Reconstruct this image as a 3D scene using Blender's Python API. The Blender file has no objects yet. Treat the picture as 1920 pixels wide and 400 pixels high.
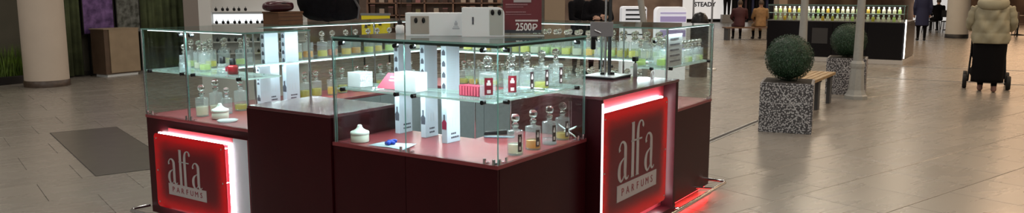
import bpy, bmesh, math, random
from mathutils import Vector, Matrix
sc = bpy.context.scene
R = math.radians
random.seed(7)

# ------------------------------------------------------------------ camera
cam_d = bpy.data.cameras.new('camera')
cam = bpy.data.objects.new('camera', cam_d)
sc.collection.objects.link(cam)
cam.location = (0, 0, 1.6)
cam.rotation_euler = (R(90) - 0.1436, 0, 0)
cam_d.sensor_fit = 'HORIZONTAL'
cam_d.sensor_width = 36.0
cam_d.lens = 1478.6 / 1920 * 36.0
cam_d.clip_end = 300
sc.camera = cam

# ------------------------------------------------------------------ world and exposure
w = bpy.data.worlds.new('world'); sc.world = w; w.use_nodes = True
bg = w.node_tree.nodes['Background']
bg.inputs[0].default_value = (1.0, 0.94, 0.87, 1)
bg.inputs[1].default_value = 0.22
sc.view_settings.view_transform = 'Standard'
sc.view_settings.look = 'None'
sc.view_settings.gamma = 1.0
sc.view_settings.use_curve_mapping = False
sc.view_settings.exposure = 0.0
sc.cycles.use_denoising = True
sc.cycles.max_bounces = 8
sc.cycles.diffuse_bounces = 3
sc.cycles.glossy_bounces = 4
sc.cycles.transmission_bounces = 6
sc.cycles.transparent_max_bounces = 40
sc.cycles.caustics_reflective = False
sc.cycles.caustics_refractive = False
sc.cycles.sample_clamp_indirect = 4.0
sc.cycles.blur_glossy = 0.5

# ------------------------------------------------------------------ ceiling lamps (position, size, watts, colour); their housings are built with the ceiling
CEIL = 5.6
WARM = (1.0, 0.80, 0.58); NEUT = (1.0, 0.93, 0.84); COOL = (0.93, 0.97, 1.0)
PANELS = []
for j, y in enumerate((-3.0, 1.5, 6.0, 10.5, 15.0, 20.0, 26.0, 33.0)):
    for i, x in enumerate((-12.0, -7.0, -2.0, 3.0, 8.0, 13.0)):
        if abs(x) > 9 and y < 4: continue
        p, col = 60.0, NEUT
        if x < -5: p = 78.0 if y < 8 else 22.0
        elif x < 0: p = 58.0 if y < 8 else 44.0
        if x > 6: col = WARM; p = 74.0
        if x > 11 and 8 < y < 22: p = 125.0; col = (1.0, 0.66, 0.40)
        if y > 18: p *= 1.4
        PANELS.append((x, y, p, col))
def area_light(name, loc, rot, sx, sy, power, col):
    d = bpy.data.lights.new(name, 'AREA'); d.shape = 'RECTANGLE'; d.size = sx; d.size_y = sy
    d.energy = power; d.color = col
    o = bpy.data.objects.new(name, d); sc.collection.objects.link(o)
    o.location = loc; o.rotation_euler = rot
    return o
for (x, y, p, col) in PANELS:
    area_light('ceiling_lamp_light', (x, y, CEIL - 0.09), (0, 0, 0), 1.1, 1.1, p, col)

# ------------------------------------------------------------------ mesh helpers
class MB:
    def __init__(self): self.v = []; self.f = []; self.m = []; self.s = []
    def add(self, vs, fs, mi=0, sm=False):
        o = len(self.v); self.v += [tuple(p) for p in vs]
        for f in fs: self.f.append([o + i for i in f]); self.m.append(mi); self.s.append(sm)
        return self
    def box(self, x0, x1, y0, y1, z0, z1, mi=0, mside=None):
        vs = [(x0,y0,z0),(x1,y0,z0),(x1,y1,z0),(x0,y1,z0),(x0,y0,z1),(x1,y0,z1),(x1,y1,z1),(x0,y1,z1)]
        fs = [(0,3,2,1),(4,5,6,7),(0,1,5,4),(1,2,6,5),(2,3,7,6),(3,0,4,7)]
        if mside is None: return self.add(vs, fs, mi)
        # mside: material of the four narrow faces (a pane's cut edges)
        d = (x1-x0, y1-y0, z1-z0); k = d.index(min(d))
        broad = {0: (3, 5), 1: (2, 4), 2: (0, 1)}[k]
        for i, f in enumerate(fs): self.add([vs[q] for q in f], [(0,1,2,3)], mi if i in broad else mside)
        return self
    def cyl(self, p0, p1, r0, r1=None, n=12, mi=0, caps=True, sm=True):
        p0, p1 = Vector(p0), Vector(p1); r1 = r0 if r1 is None else r1
        d = (p1 - p0).normalized(); a = d.orthogonal().normalized(); b = d.cross(a)
        vs = []
        for p, r in ((p0, r0), (p1, r1)):
            for i in range(n):
                t = 2*math.pi*i/n; vs.append(p + a*(r*math.cos(t)) + b*(r*math.sin(t)))
        self.add(vs, [(i, (i+1) % n, n+(i+1) % n, n+i) for i in range(n)], mi, sm)
        if caps: self.add(vs, [tuple(range(n))[::-1], tuple(range(n, 2*n))], mi)
        return self
    def tube(self, pts, r, n=8, mi=0, closed=False):
        pts = [Vector(p) for p in pts]; k = len(pts)
        rs = r if isinstance(r, (list, tuple)) else [r]*k
        vs = []; pa = None
        for i, p in enumerate(pts):
            d = (pts[min(i+1, k-1)] - pts[max(i-1, 0)]).normalized()
            a = d.orthogonal().normalized() if pa is None else (pa - d*pa.dot(d)).normalized()
            pa = a; b = d.cross(a)
            for j in range(n):
                t = 2*math.pi*j/n; vs.append(p + a*(rs[i]*math.cos(t)) + b*(rs[i]*math.sin(t)))
        fs = [(i*n+j, i*n+(j+1) % n, (i+1)*n+(j+1) % n, (i+1)*n+j) for i in range(k-1) for j in range(n)]
        self.add(vs, fs, mi, True)
        self.add(vs, [tuple(range(n))[::-1], tuple(range((k-1)*n, k*n))], mi)
        return self
    def lathe(self, prof, n=16, c=(0,0,0), mi=0, sm=True, cap=True):
        k = len(prof); vs = []
        for r, z in prof:
            for j in range(n):
                t = 2*math.pi*j/n; vs.append((c[0]+r*math.cos(t), c[1]+r*math.sin(t), c[2]+z))
        fs = [(i*n+j, i*n+(j+1) % n, (i+1)*n+(j+1) % n, (i+1)*n+j) for i in range(k-1) for j in range(n)]
        self.add(vs, fs, mi, sm)
        if cap:
            if prof[0][0] > 1e-4: self.add(vs, [tuple(range(n))[::-1]], mi)
            if prof[-1][0] > 1e-4: self.add(vs, [tuple(range((k-1)*n, k*n))], mi)
        return self
    def ball(self, c, r, n=14, m=9, mi=0, sz=1.0):
        prof = [(max(1e-5, r*math.sin(math.pi*i/m)), -r*sz*math.cos(math.pi*i/m)) for i in range(m+1)]
        return self.lathe(prof, n, c, mi, True, False)
    def prism(self, poly, fn, d0, d1, mi=0):
        # poly: 2D outline, fn(u, v, depth) -> 3D
        n = len(poly); vs = [fn(u, v, d0) for u, v in poly] + [fn(u, v, d1) for u, v in poly]
        self.add(vs, [tuple(range(n))[::-1], tuple(range(n, 2*n))] + [(i, (i+1) % n, n+(i+1) % n, n+i) for i in range(n)], mi)
        return self
    def mesh(self, name, mats, off=(0,0,0)):
        me = bpy.data.meshes.new(name)
        me.from_pydata([(p[0]-off[0], p[1]-off[1], p[2]-off[2]) for p in self.v], [], self.f)
        for m in (mats if isinstance(mats, (list, tuple)) else [mats]): me.materials.append(m)
        me.polygons.foreach_set('material_index', self.m)
        me.polygons.foreach_set('use_smooth', self.s)
        me.update(); return me
    def build(self, name, mats, parent=None, off=(0,0,0), bevel=0):
        o = bpy.data.objects.new(name, self.mesh(name, mats, off)); sc.collection.objects.link(o)
        if parent is not None: o.parent = parent
        if bevel:
            b = o.modifiers.new('bevel', 'BEVEL'); b.width = bevel; b.segments = 2; b.limit_method = 'ANGLE'
        return o

def tag(o, label=None, cat=None, group=None, kind=None):
    if label: o['label'] = label
    if cat: o['category'] = cat
    if group: o['group'] = group
    if kind: o['kind'] = kind
    return o
def thing(name, label, cat, loc=(0,0,0), rz=0.0, group=None):
    o = bpy.data.objects.new(name, None); sc.collection.objects.link(o)
    o.empty_display_size = 0.1; o.location = loc; o.rotation_euler = (0, 0, rz)
    return tag(o, label, cat, group)
def copy_tree(o, parent=None):
    c = o.copy(); sc.collection.objects.link(c); c.parent = parent
    for ch in [x for x in o.children]: copy_tree(ch, c)
    return c
def place(mesh, name, parent):
    o = bpy.data.objects.new(name, mesh); sc.collection.objects.link(o); o.parent = parent; return o

# kiosk frame: a runs from the front corner to the left-back, b to the right-back
TH = 0.591; KC = Vector((-0.0711, 3.7862)); KA = Vector((-math.cos(TH), math.sin(TH))); KB = Vector((math.sin(TH), math.cos(TH)))
KR = math.pi/2 - TH
def K(a, b, z=0.0):
    q = KC + KA*a + KB*b; return (q.x, q.y, z)
class KT:
    """a thing of the kiosk: its parts are drawn in kiosk coordinates (a, b, z)"""
    def __init__(s, name, label, cat, a, b, z, group=None):
        s.o = (b, a, z); s.root = thing(name, label, cat, K(a, b, z), KR, group)
    def box(s, name, a0, a1, b0, b1, z0, z1, mats, mside=None, bevel=0, parent=None):
        return MB().box(b0, b1, a0, a1, z0, z1, 0, mside).build(name, mats, parent or s.root, s.o, bevel)
    def mb(s, m, name, mats, parent=None, bevel=0):
        return m.build(name, mats, parent or s.root, s.o, bevel)

# ------------------------------------------------------------------ materials
def nt(name):
    m = bpy.data.materials.new(name); m.use_nodes = True
    return m, m.node_tree.nodes, m.node_tree.links, m.node_tree.nodes['Principled BSDF']
def mat(name, col, rough=0.5, metal=0.0, spec=0.5, var=0.0, scale=30.0, bump=0.0, emit=None, es=0.0):
    m, n, l, p = nt(name)
    p.inputs['Base Color'].default_value = (*col, 1); p.inputs['Roughness'].default_value = rough
    p.inputs['Metallic'].default_value = metal; p.inputs['Specular IOR Level'].default_value = spec
    if var or bump:
        tc = n.new('ShaderNodeTexCoord'); nz = n.new('ShaderNodeTexNoise'); nz.inputs['Scale'].default_value = scale
        nz.inputs['Detail'].default_value = 4
        l.new(tc.outputs['Object'], nz.inputs['Vector'])
        if var:
            cr = n.new('ShaderNodeValToRGB')
            cr.color_ramp.elements[0].position = 0.3; cr.color_ramp.elements[1].position = 0.7
            cr.color_ramp.elements[0].color = (*[max(0, c*(1-var)) for c in col], 1)
            cr.color_ramp.elements[1].color = (*[min(1, c*(1+var)) for c in col], 1)
            l.new(nz.outputs['Fac'], cr.inputs['Fac']); l.new(cr.outputs['Color'], p.inputs['Base Color'])
        if bump:
            b = n.new('ShaderNodeBump'); b.inputs['Strength'].default_value = bump; b.inputs['Distance'].default_value = 0.01
            l.new(nz.outputs['Fac'], b.inputs['Height']); l.new(b.outputs['Normal'], p.inputs['Normal'])
    if emit: p.inputs['Emission Color'].default_value = (*emit, 1); p.inputs['Emission Strength'].default_value = es
    return m
def emis(name, col, s):
    m, n, l, p = nt(name); e = n.new('ShaderNodeEmission'); e.inputs[0].default_value = (*col, 1); e.inputs[1].default_value = s
    l.new(e.outputs[0], n['Material Output'].inputs['Surface']); return m
def thin_glass(name, tint=(1,1,1), ior=1.45, diff=0.0, dcol=(1,1,1), rough=0.0):
    """thin sheet: clear transmission, Fresnel reflection, optional milky scatter"""
    m, n, l, p = nt(name); out = n['Material Output']
    t = n.new('ShaderNodeBsdfTransparent'); t.inputs[0].default_value = (*tint, 1)
    g = n.new('ShaderNodeBsdfGlossy'); g.inputs['Roughness'].default_value = rough
    lw = n.new('ShaderNodeLayerWeight'); lw.inputs[0].default_value = 0.5
    pw = n.new('ShaderNodeMath'); pw.operation = 'POWER'; pw.inputs[1].default_value = 5.0; l.new(lw.outputs['Facing'], pw.inputs[0])
    fr = n.new('ShaderNodeMath'); fr.operation = 'MULTIPLY_ADD'; r0 = ((ior-1)/(ior+1))**2; fr.inputs[1].default_value = 1-r0; fr.inputs[2].default_value = r0; l.new(pw.outputs[0], fr.inputs[0])
    mx = n.new('ShaderNodeMixShader'); l.new(fr.outputs[0], mx.inputs[0]); l.new(g.outputs[0], mx.inputs[2])
    if diff:
        d = n.new('ShaderNodeBsdfDiffuse'); d.inputs[0].default_value = (*dcol, 1)
        tr = n.new('ShaderNodeBsdfTranslucent'); tr.inputs[0].default_value = (*dcol, 1)
        ad = n.new('ShaderNodeMixShader'); ad.inputs[0].default_value = 0.5; l.new(d.outputs[0], ad.inputs[1]); l.new(tr.outputs[0], ad.inputs[2])
        m2 = n.new('ShaderNodeMixShader'); m2.inputs[0].default_value = diff
        l.new(t.outputs[0], m2.inputs[1]); l.new(ad.outputs[0], m2.inputs[2]); l.new(m2.outputs[0], mx.inputs[1])
    else: l.new(t.outputs[0], mx.inputs[1])
    l.new(mx.outputs[0], out.inputs['Surface']); return m
def real_glass(name, col=(1,1,1), rough=0.0):
    m, n, l, p = nt(name); g = n.new('ShaderNodeBsdfGlass'); g.inputs[0].default_value = (*col, 1)
    g.inputs['Roughness'].default_value = rough; g.inputs['IOR'].default_value = 1.48
    l.new(g.outputs[0], n['Material Output'].inputs['Surface']); return m
def translucent(name, col, amt=0.5, rough=0.15, tcol=None):
    m, n, l, p = nt(name); p.inputs['Base Color'].default_value = (*col, 1); p.inputs['Roughness'].default_value = rough
    tr = n.new('ShaderNodeBsdfTranslucent'); tr.inputs[0].default_value = (*(tcol or col), 1)
    mx = n.new('ShaderNodeMixShader'); mx.inputs[0].default_value = amt
    l.new(p.outputs[0], mx.inputs[1]); l.new(tr.outputs[0], mx.inputs[2]); l.new(mx.outputs[0], n['Material Output'].inputs['Surface']); return m

M = {}
M['lam'] = mat('burgundy laminate', (0.030, 0.0022, 0.0042), 0.38, spec=0.16, var=0.08, scale=6)
M['lam_gloss'] = mat('glossy dark worktop laminate', (0.10, 0.030, 0.036), 0.16, spec=0.9, var=0.05, scale=8)
M['lam_top'] = mat('burgundy worktop laminate', (0.21, 0.035, 0.042), 0.30, spec=0.5, var=0.06, scale=8)
M['edge'] = mat('dark edge band', (0.03, 0.004, 0.006), 0.4)
M['kick'] = mat('plinth black', (0.012, 0.010, 0.010), 0.5)
M['grey_lam'] = mat('grey cabinet laminate', (0.20, 0.22, 0.23), 0.4, var=0.05)
M['glass'] = thin_glass('clear pane', (0.955, 0.985, 0.975))
M['gedge'] = thin_glass('green cut glass edge', (0.35, 0.60, 0.55), diff=0.55, dcol=(0.30, 0.52, 0.48))
M['shelf'] = thin_glass('glass shelf', (0.86, 0.96, 0.93), diff=0.22, dcol=(0.75, 0.97, 0.94))
M['sedge'] = thin_glass('lit shelf edge', (0.6, 0.8, 0.78), diff=0.9, dcol=(0.80, 0.98, 0.95))
M['chrome'] = mat('chrome', (0.72, 0.73, 0.74), 0.14, 1.0)
M['steel'] = mat('brushed steel', (0.50, 0.52, 0.54), 0.32, 1.0, var=0.05)
M['black'] = mat('black plastic', (0.007, 0.007, 0.008), 0.4, spec=0.25)
M['blackmat'] = mat('black cloth', (0.006, 0.0055, 0.007), 0.9, spec=0.1, var=0.3, scale=40, bump=0.3)
M['white'] = mat('white plastic', (0.82, 0.87, 0.90), 0.35)
M['paper'] = mat('white card', (0.47, 0.53, 0.60), 0.6)
M['ink'] = mat('grey print', (0.48, 0.52, 0.57), 0.7)
M['inkdark'] = mat('dark print', (0.06, 0.06, 0.08), 0.7)
M['maroon'] = mat('maroon card', (0.20, 0.008, 0.020), 0.45)
M['magenta'] = mat('crimson card', (0.27, 0.012, 0.045), 0.5)
M['led'] = emis('cool led strip', (0.86, 0.97, 1.0), 3.0)
M['ledsign'] = emis('sign led strip', (1.0, 0.90, 0.92), 34.0)
M['edgeled'] = emis('edge light profile', (1.0, 0.86, 0.88), 2.2)
M['redled'] = emis('red led strip', (1.0, 0.03, 0.03), 10.0)
M['acrylic'] = translucent('red acrylic sheet', (0.15, 0.005, 0.015), 0.27, 0.14, (0.80, 0.008, 0.016))
M['signback'] = mat('glossy crimson backing', (0.50, 0.055, 0.075), 0.3)
M['silver'] = mat('silver grey vinyl', (0.40, 0.36, 0.37), 0.4)
M['bottle'] = thin_glass('bottle glass', (0.94, 0.97, 0.97), ior=1.6, diff=0.11, dcol=(0.9, 0.97, 0.98), rough=0.03)
M['stopper'] = real_glass('stopper crystal', (0.97, 0.99, 0.99))
LIQ = {}
for nme, c in (('amber', (0.78, 0.42, 0.08)), ('gold', (0.86, 0.62, 0.12)), ('olive', (0.66, 0.60, 0.10)), ('pale', (0.90, 0.86, 0.70)),
               ('clear', (0.93, 0.96, 0.97)), ('rose', (0.80, 0.40, 0.28)), ('lemon', (0.92, 0.86, 0.22)), ('lime', (0.72, 0.84, 0.36))):
    LIQ[nme] = thin_glass(nme + ' perfume', tuple(min(1, x**0.6) for x in c), diff=0.42 if nme != 'clear' else 0.12, dcol=c)
# ------------------------------------------------------------------ the setting
def floor_mat():
    m, n, l, p = nt('polished beige stone')
    g = n.new('ShaderNodeNewGeometry'); mp = n.new('ShaderNodeMapping'); mp.vector_type = 'POINT'
    mp.inputs['Rotation'].default_value = (0, 0, -R(37.5)); l.new(g.outputs['Position'], mp.inputs['Vector'])
    s = n.new('ShaderNodeVectorMath'); s.operation = 'MULTIPLY'; s.inputs[1].default_value = (0.9, 4.0, 1.0); l.new(mp.outputs[0], s.inputs[0])
    a = n.new('ShaderNodeTexNoise'); a.inputs['Scale'].default_value = 1.3; a.inputs['Detail'].default_value = 6; a.inputs['Distortion'].default_value = 0.6
    l.new(s.outputs[0], a.inputs['Vector'])
    b = n.new('ShaderNodeTexNoise'); b.inputs['Scale'].default_value = 0.9; b.inputs['Detail'].default_value = 3; l.new(g.outputs['Position'], b.inputs['Vector'])
    mx = n.new('ShaderNodeMath'); mx.operation = 'MULTIPLY_ADD'; mx.inputs[1].default_value = 0.35; l.new(b.outputs['Fac'], mx.inputs[0]); l.new(a.outputs['Fac'], mx.inputs[2])
    cr = n.new('ShaderNodeValToRGB'); e = cr.color_ramp.elements
    e[0].position = 0.42; e[0].color = (0.240, 0.213, 0.183, 1); e[1].position = 0.92; e[1].color = (0.276, 0.247, 0.213, 1)
    l.new(mx.outputs[0], cr.inputs['Fac'])
    oi = n.new('ShaderNodeObjectInfo'); hv = n.new('ShaderNodeHueSaturation'); mr = n.new('ShaderNodeMapRange')
    mr.inputs['To Min'].default_value = 0.96; mr.inputs['To Max'].default_value = 1.03
    l.new(oi.outputs['Random'], mr.inputs['Value']); l.new(mr.outputs[0], hv.inputs['Value']); l.new(cr.outputs[0], hv.inputs['Color'])
    l.new(hv.outputs[0], p.inputs['Base Color'])
    rr = n.new('ShaderNodeMapRange'); rr.inputs['To Min'].default_value = 0.24; rr.inputs['To Max'].default_value = 0.31
    l.new(a.outputs['Fac'], rr.inputs['Value']); l.new(rr.outputs[0], p.inputs['Roughness'])
    p.inputs['Specular IOR Level'].default_value = 0.5
    bp = n.new('ShaderNodeBump'); bp.inputs['Strength'].default_value = 0.02; bp.inputs['Distance'].default_value = 0.004
    l.new(a.outputs['Fac'], bp.inputs['Height']); l.new(bp.outputs[0], p.inputs['Normal'])
    return m
M['tile'] = floor_mat()
M['grout'] = mat('dark joint', (0.045, 0.038, 0.032), 0.8)
fl = MB().box(-40, 45, -8, 60, -0.12, -0.006).build('floor', M['grout']); tag(fl, 'polished beige stone tile floor of the mall hall', kind='structure')

TS = 0.685; UA = R(52.5); UX = Vector((math.sin(UA), math.cos(UA))); UY = Vector((-UX.y, UX.x))
def tile_geo(h=TS/2 - 0.0022, c=0.0025):
    i = h - c
    vs = [(-h,-h,-0.006),(h,-h,-0.006),(h,h,-0.006),(-h,h,-0.006),(-h,-h,-c*0.6),(h,-h,-c*0.6),(h,h,-c*0.6),(-h,h,-c*0.6),(-i,-i,0),(i,-i,0),(i,i,0),(-i,i,0)]
    fs = [(0,1,5,4),(1,2,6,5),(2,3,7,6),(3,0,4,7),(4,5,9,8),(5,6,10,9),(6,7,11,10),(7,4,8,11),(8,9,10,11)]
    return vs, fs
tv, tf = tile_geo()
cp, sp = math.cos(0.1436), math.sin(0.1436)
def pix(x, y, z):
    dz = z - 1.6; d = y*cp - dz*sp
    if d < 0.3: return None
    return 960 + 1478.6*x/d, 200 - 1478.6*(y*sp + dz*cp)/d, d
cells = []
for r_ in range(-14, 62):
    for k in range(-30, 92):
        u = 0.77 + TS*(k + 0.5) + (0 if r_ % 2 == 0 else TS/2); v = 2.78 + TS*(r_ + 0.5)
        P = UX*u + UY*v
        if not (-34 < P.x < 40 and -1 < P.y < 50): continue
        q = pix(P.x, P.y, 0)
        if q is None:
            if P.y > 0.5: cells.append((1e9, P, False))
            continue
        if abs(q[0]-960) > 1700 + 400/q[2]: continue
        d = Vector((P.x, P.y)) - KC; aa, bb = d.dot(KA), d.dot(KB)
        inside = 0.3 < aa < 2.7 and 0.3 < bb < 2.7
        vis = -40 < q[0] < 1960 and -20 < q[1] < 440 and not inside and not (420 < q[0] < 1250 and q[1] > 30)
        cells.append((q[2], P, vis))
cells.sort(key=lambda t: t[0])
tm = MB().add(tv, tf); tmesh = tm.mesh('tile', M['tile'])
near, rest, nn = [], MB(), 0
for d, P, vis in cells:
    if vis and nn < 300:
        o = place(tmesh, 'tile', fl); o.location = (P.x, P.y, 0); o.rotation_euler = (0, 0, R(90) - UA); nn += 1
    else:
        rest.add([(P.x + UX.x*x + UY.x*y, P.y + UX.y*x + UY.y*y, z) for x, y, z in tv], tf)
tag(rest.build('tile_field', M['tile'], fl), kind='stuff')

M['ceil'] = mat('ceiling board', (0.55, 0.53, 0.50), 0.8)
M['lampglow'] = emis('ceiling lamp diffuser', (1.0, 0.93, 0.84), 1.8)
ce = MB().box(-40, 45, -8, 60, CEIL, CEIL + 0.12).build('ceiling', M['ceil']); tag(ce, 'plain suspended ceiling high above the hall', kind='structure')
pf = MB()
for s in (-1, 1):
    pf.box(-0.62, 0.62, s*0.62 - 0.03, s*0.62 + 0.03, -0.075, 0); pf.box(s*0.62 - 0.03, s*0.62 + 0.03, -0.62, 0.62, -0.075, 0)
pfm = pf.mesh('frame', M['white']); pdm = MB().box(-0.6, 0.6, -0.6, 0.6, -0.06, -0.03).mesh('diffuser', M['lampglow'])
for (x, y, p, c) in PANELS:
    t = thing('ceiling_lamp', 'square flush ceiling lamp with white frame', 'lamp', (x, y, CEIL), 0, 'ceiling lamps of the hall')
    place(pfm, 'frame', t); place(pdm, 'diffuser', t)

# left shop front: wall, curtains, posters, cabinet, artificial grass, round column
LW = Vector((-9.25, 13.45)); LD = Vector((math.sin(R(28)), math.cos(R(28)))); LN = Vector((LD.y, -LD.x))
LRZ = math.atan2(LD.y, LD.x)
def LP(t, n, z=0): q = LW + LD*t + LN*n; return (q.x, q.y, z)
M['wallgrey'] = mat('olive grey wall paint', (0.085, 0.078, 0.056), 0.8, var=0.1, scale=3)
M['wallwhite'] = mat('white wall paint', (0.55, 0.55, 0.54), 0.7)
wl = MB().box(-4, 0.28, 0.0, 0.2, 0, 3.6, 0).box(0.28, 4.6, 0.02, 0.2, 0, 3.6, 1).build('wall_left', [M['wallwhite'], M['wallgrey']])
wl.location = (LW.x, LW.y, 0); wl.rotation_euler = (0, 0, LRZ); tag(wl, 'olive grey and white shop wall with added glow on the left', kind='structure')
bb_ = MB().box(-4, 4.6, -0.018, 0.0, 0, 0.09).build('baseboard_left', mat('dark skirting', (0.03, 0.026, 0.02), 0.6))
bb_.location = wl.location; bb_.rotation_euler = wl.rotation_euler; tag(bb_, 'dark skirting along the left shop wall', kind='structure')

M['grass'] = mat('artificial grass', (0.10, 0.17, 0.018), 0.6, var=0.5, scale=9)
gr = MB(); rg = random.Random(3)
for i in range(1500):
    t = rg.uniform(-1.2, 1.25); n0 = rg.uniform(-0.07, 0.07); h = rg.uniform(0.3, 0.74); wd = rg.uniform(0.005, 0.010); an = rg.uniform(0, 3.14)
    lx, ly = rg.uniform(-0.10, 0.10), rg.uniform(-0.06, 0.09); c_, s_ = math.cos(an)*wd, math.sin(an)*wd
    gr.add([(t-c_, n0-s_, 0.1), (t+c_, n0+s_, 0.1), (t+lx*0.4+c_*0.8, n0+ly*0.4+s_*0.8, h*0.6), (t+lx*0.4-c_*0.8, n0+ly*0.4-s_*0.8, h*0.6), (t+lx, n0+ly, h)],
           [(0,1,2,3), (3,2,4)])
gt = thing('grass_planter', 'long dark trough of tall artificial grass behind the round beige column', 'planter', LP(0.0, 0.14), LRZ)
tr_ = MB().box(-1.25, 1.3, -0.11, 0.11, 0, 0.14).build('trough', M['kick'], gt, bevel=0.006)
tag(gr.build('grass', M['grass'], gt), kind='stuff')

def column(name, label, x, y, r, h, mcol, mbase, bh=0.11):
    t = thing(name, label, 'column', (x, y, 0))
    MB().lathe([(r, bh), (r, h)], 40).build('shaft', mcol, t)
    MB().lathe([(r + 0.012, 0), (r + 0.012, bh - 0.006), (r + 0.004, bh)], 40).build('base_ring', mbase, t)
    return t
M['colbeige'] = mat('beige column paint', (0.60, 0.51, 0.425), 0.5, var=0.03, scale=3)
M['colbase'] = mat('brown stone base', (0.07, 0.045, 0.032), 0.35, var=0.3, scale=14)
column('round_column', 'thick round beige column with a brown stone base left of the kiosk', -8.06, 13.60, 0.345, 5.4, M['colbeige'], M['colbase'])
M['colgrey'] = mat('pale grey column paint', (0.50, 0.48, 0.44), 0.5, var=0.03, scale=3)
column('round_column', 'pale grey round column beside the person with the stroller', 15.85, 28.2, 0.36, 5.4, M['colgrey'], M['kick'], 0.14)

M['curtain'] = mat('dark green curtain cloth', (0.066, 0.084, 0.036), 0.9, var=0.35, scale=5)
def curtain(t0, t1, n0, label, seed):
    rr = random.Random(seed); t = thing('curtain', label, 'curtain', LP(t0, n0), LRZ, 'curtains of the left shop')
    m = MB(); N = int((t1-t0)/0.02); ph = rr.uniform(0, 6); vs = []
    for i in range(N + 1):
        x = (t1-t0)*i/N; y = 0.045*math.sin(x*34 + ph + 0.8*math.sin(x*7)) + 0.02*math.sin(x*71 + ph)
        vs += [(x, y*1.15, 0.03), (x, y, 1.2), (x, y*0.9, 3.2)]
    m.add(vs, [(3*i+k, 3*i+3+k, 3*i+4+k, 3*i+1+k) for i in range(N) for k in (0, 1)], 0, True)
    o = m.build('cloth', M['curtain'], t); sd = o.modifiers.new('thickness', 'SOLIDIFY'); sd.thickness = 0.004
    MB().cyl((-0.05, 0, 3.22), (t1-t0+0.05, 0, 3.22), 0.018).build('rail', M['black'], t)
curtain(1.42, 1.93, 0.09, 'dark green curtain hanging beside the round beige column', 1)
curtain(3.22, 4.5, 0.10, 'dark green curtain hanging right of the purple poster', 2)

def board(name, label, cat, t0, t1, n, z0, z1, mface, mframe):
    t = thing(name, label, cat, LP((t0+t1)/2, n, z0), LRZ); hw = (t1-t0)/2; h = z1-z0
    MB().box(-hw+0.02, hw-0.02, -0.01, 0.012, 0.02, h-0.02).build('panel', mface, t)
    f = MB()
    f.box(-hw, hw, -0.015, 0.018, 0, 0.02).box(-hw, hw, -0.015, 0.018, h-0.02, h).box(-hw, -hw+0.02, -0.015, 0.018, 0.02, h-0.02).box(hw-0.02, hw, -0.015, 0.018, 0.02, h-0.02)
    f.build('frame', mframe, t)
    for sx in (-1, 1): MB().box(sx*hw*0.7-0.012, sx*hw*0.7+0.012, -0.012, 0.008, -z0, 0.02).build('leg', mframe, t)
def blotch(name, c1, c2, sc_, rough=0.6):
    m, n, l, p = nt(name); tc = n.new('ShaderNodeTexCoord'); v = n.new('ShaderNodeTexNoise'); v.inputs['Scale'].default_value = sc_; v.inputs['Detail'].default_value = 5
    l.new(tc.outputs['Object'], v.inputs['Vector']); cr = n.new('ShaderNodeValToRGB'); cr.color_ramp.elements[0].position = 0.38; cr.color_ramp.elements[1].position = 0.68
    cr.color_ramp.elements[0].color = (*c1, 1); cr.color_ramp.elements[1].color = (*c2, 1); l.new(v.outputs['Fac'], cr.inputs['Fac']); l.new(cr.outputs[0], p.inputs['Base Color'])
    p.inputs['Roughness'].default_value = rough; return m
board('poster_board', 'tall purple poster board standing behind the wooden cabinet', 'poster', 1.95, 2.62, 0.17, 0.80, 2.4, blotch('purple print', (0.05, 0.018, 0.10), (0.22, 0.12, 0.34), 6), M['black'])
board('poster_board', 'grey green floral poster board right of the purple one', 'poster', 2.66, 3.2, 0.17, 0.80, 2.4, blotch('floral print', (0.025, 0.03, 0.022), (0.17, 0.18, 0.17), 9), M['black'])
M['oak'] = mat('light oak veneer', (0.31, 0.235, 0.155), 0.5, var=0.10, scale=5)
M['oakdark'] = mat('brown side veneer', (0.10, 0.062, 0.040), 0.5, var=0.15, scale=5)
q = LP(2.5, 0.45)
wc = thing('wooden_cabinet', 'light oak box cabinet with dark side in front of the green curtain', 'cabinet', q, LRZ)
MB().box(-0.46, 0.27, -0.20, 0.20, 0.05, 0.90).build('body', M['oakdark'], wc, bevel=0.004)
MB().box(-0.36, 0.27, -0.219, -0.201, 0.07, 0.90).build('front_panel', M['oak'], wc, bevel=0.003)
MB().box(-0.42, 0.24, -0.17, 0.16, 0.0, 0.05).build('plinth', M['white'], wc)
MB().box(-0.475, 0.285, -0.222, 0.22, 0.90, 0.92).build('top', M['oak'], wc, bevel=0.003)

# inset dark slab, expansion joints
M['slab'] = mat('dark grey stone slab', (0.105, 0.094, 0.080), 0.30, var=0.12, scale=7)
hs = thing('floor_slab', 'dark grey rectangular slab set in the floor left of the kiosk', 'slab', (-5.3, 8.92, 0.0), R(90) - UA)
MB().box(0.0, 0.685, -2.70, 0.0, -0.002, 0.003).build('slab', M['slab'], hs)
fr = MB(); fr.box(-0.008, 0.0, -2.708, 0.008, -0.002, 0.004).box(0.685, 0.693, -2.708, 0.008, -0.002, 0.004).box(0, 0.685, 0.0, 0.008, -0.002, 0.004).box(0, 0.685, -2.708, -2.70, -0.002, 0.004)
fr.build('edge_trim', M['grout'], hs)
def strip(p0, p1, wd, label):
    p0, p1 = Vector(p0), Vector(p1); d = (p1-p0); L = d.length; t = thing('expansion_joint', label, 'floor joint', (p0.x, p0.y, 0), math.atan2(d.y, d.x))
    MB().box(0, L, -wd*0.28, wd*0.28, -0.002, 0.003).build('rubber_strip', M['grout'], t)
    for s in (-1, 1): MB().box(0, L, s*wd*0.39-wd*0.11, s*wd*0.39+wd*0.11, -0.002, 0.004).build('metal_edge', M['steel'], t)
strip((1.55, 7.57), (3.12, 9.82), 0.085, 'dark expansion joint in the floor between kiosk and speckled planter')
strip((6.2, 15.3), (11.6, 12.1), 0.07, 'dark floor joint running behind the stroller')
strip((8.3, 17.2), (14.0, 14.6), 0.07, 'farther dark floor joint beyond the stroller')

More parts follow.
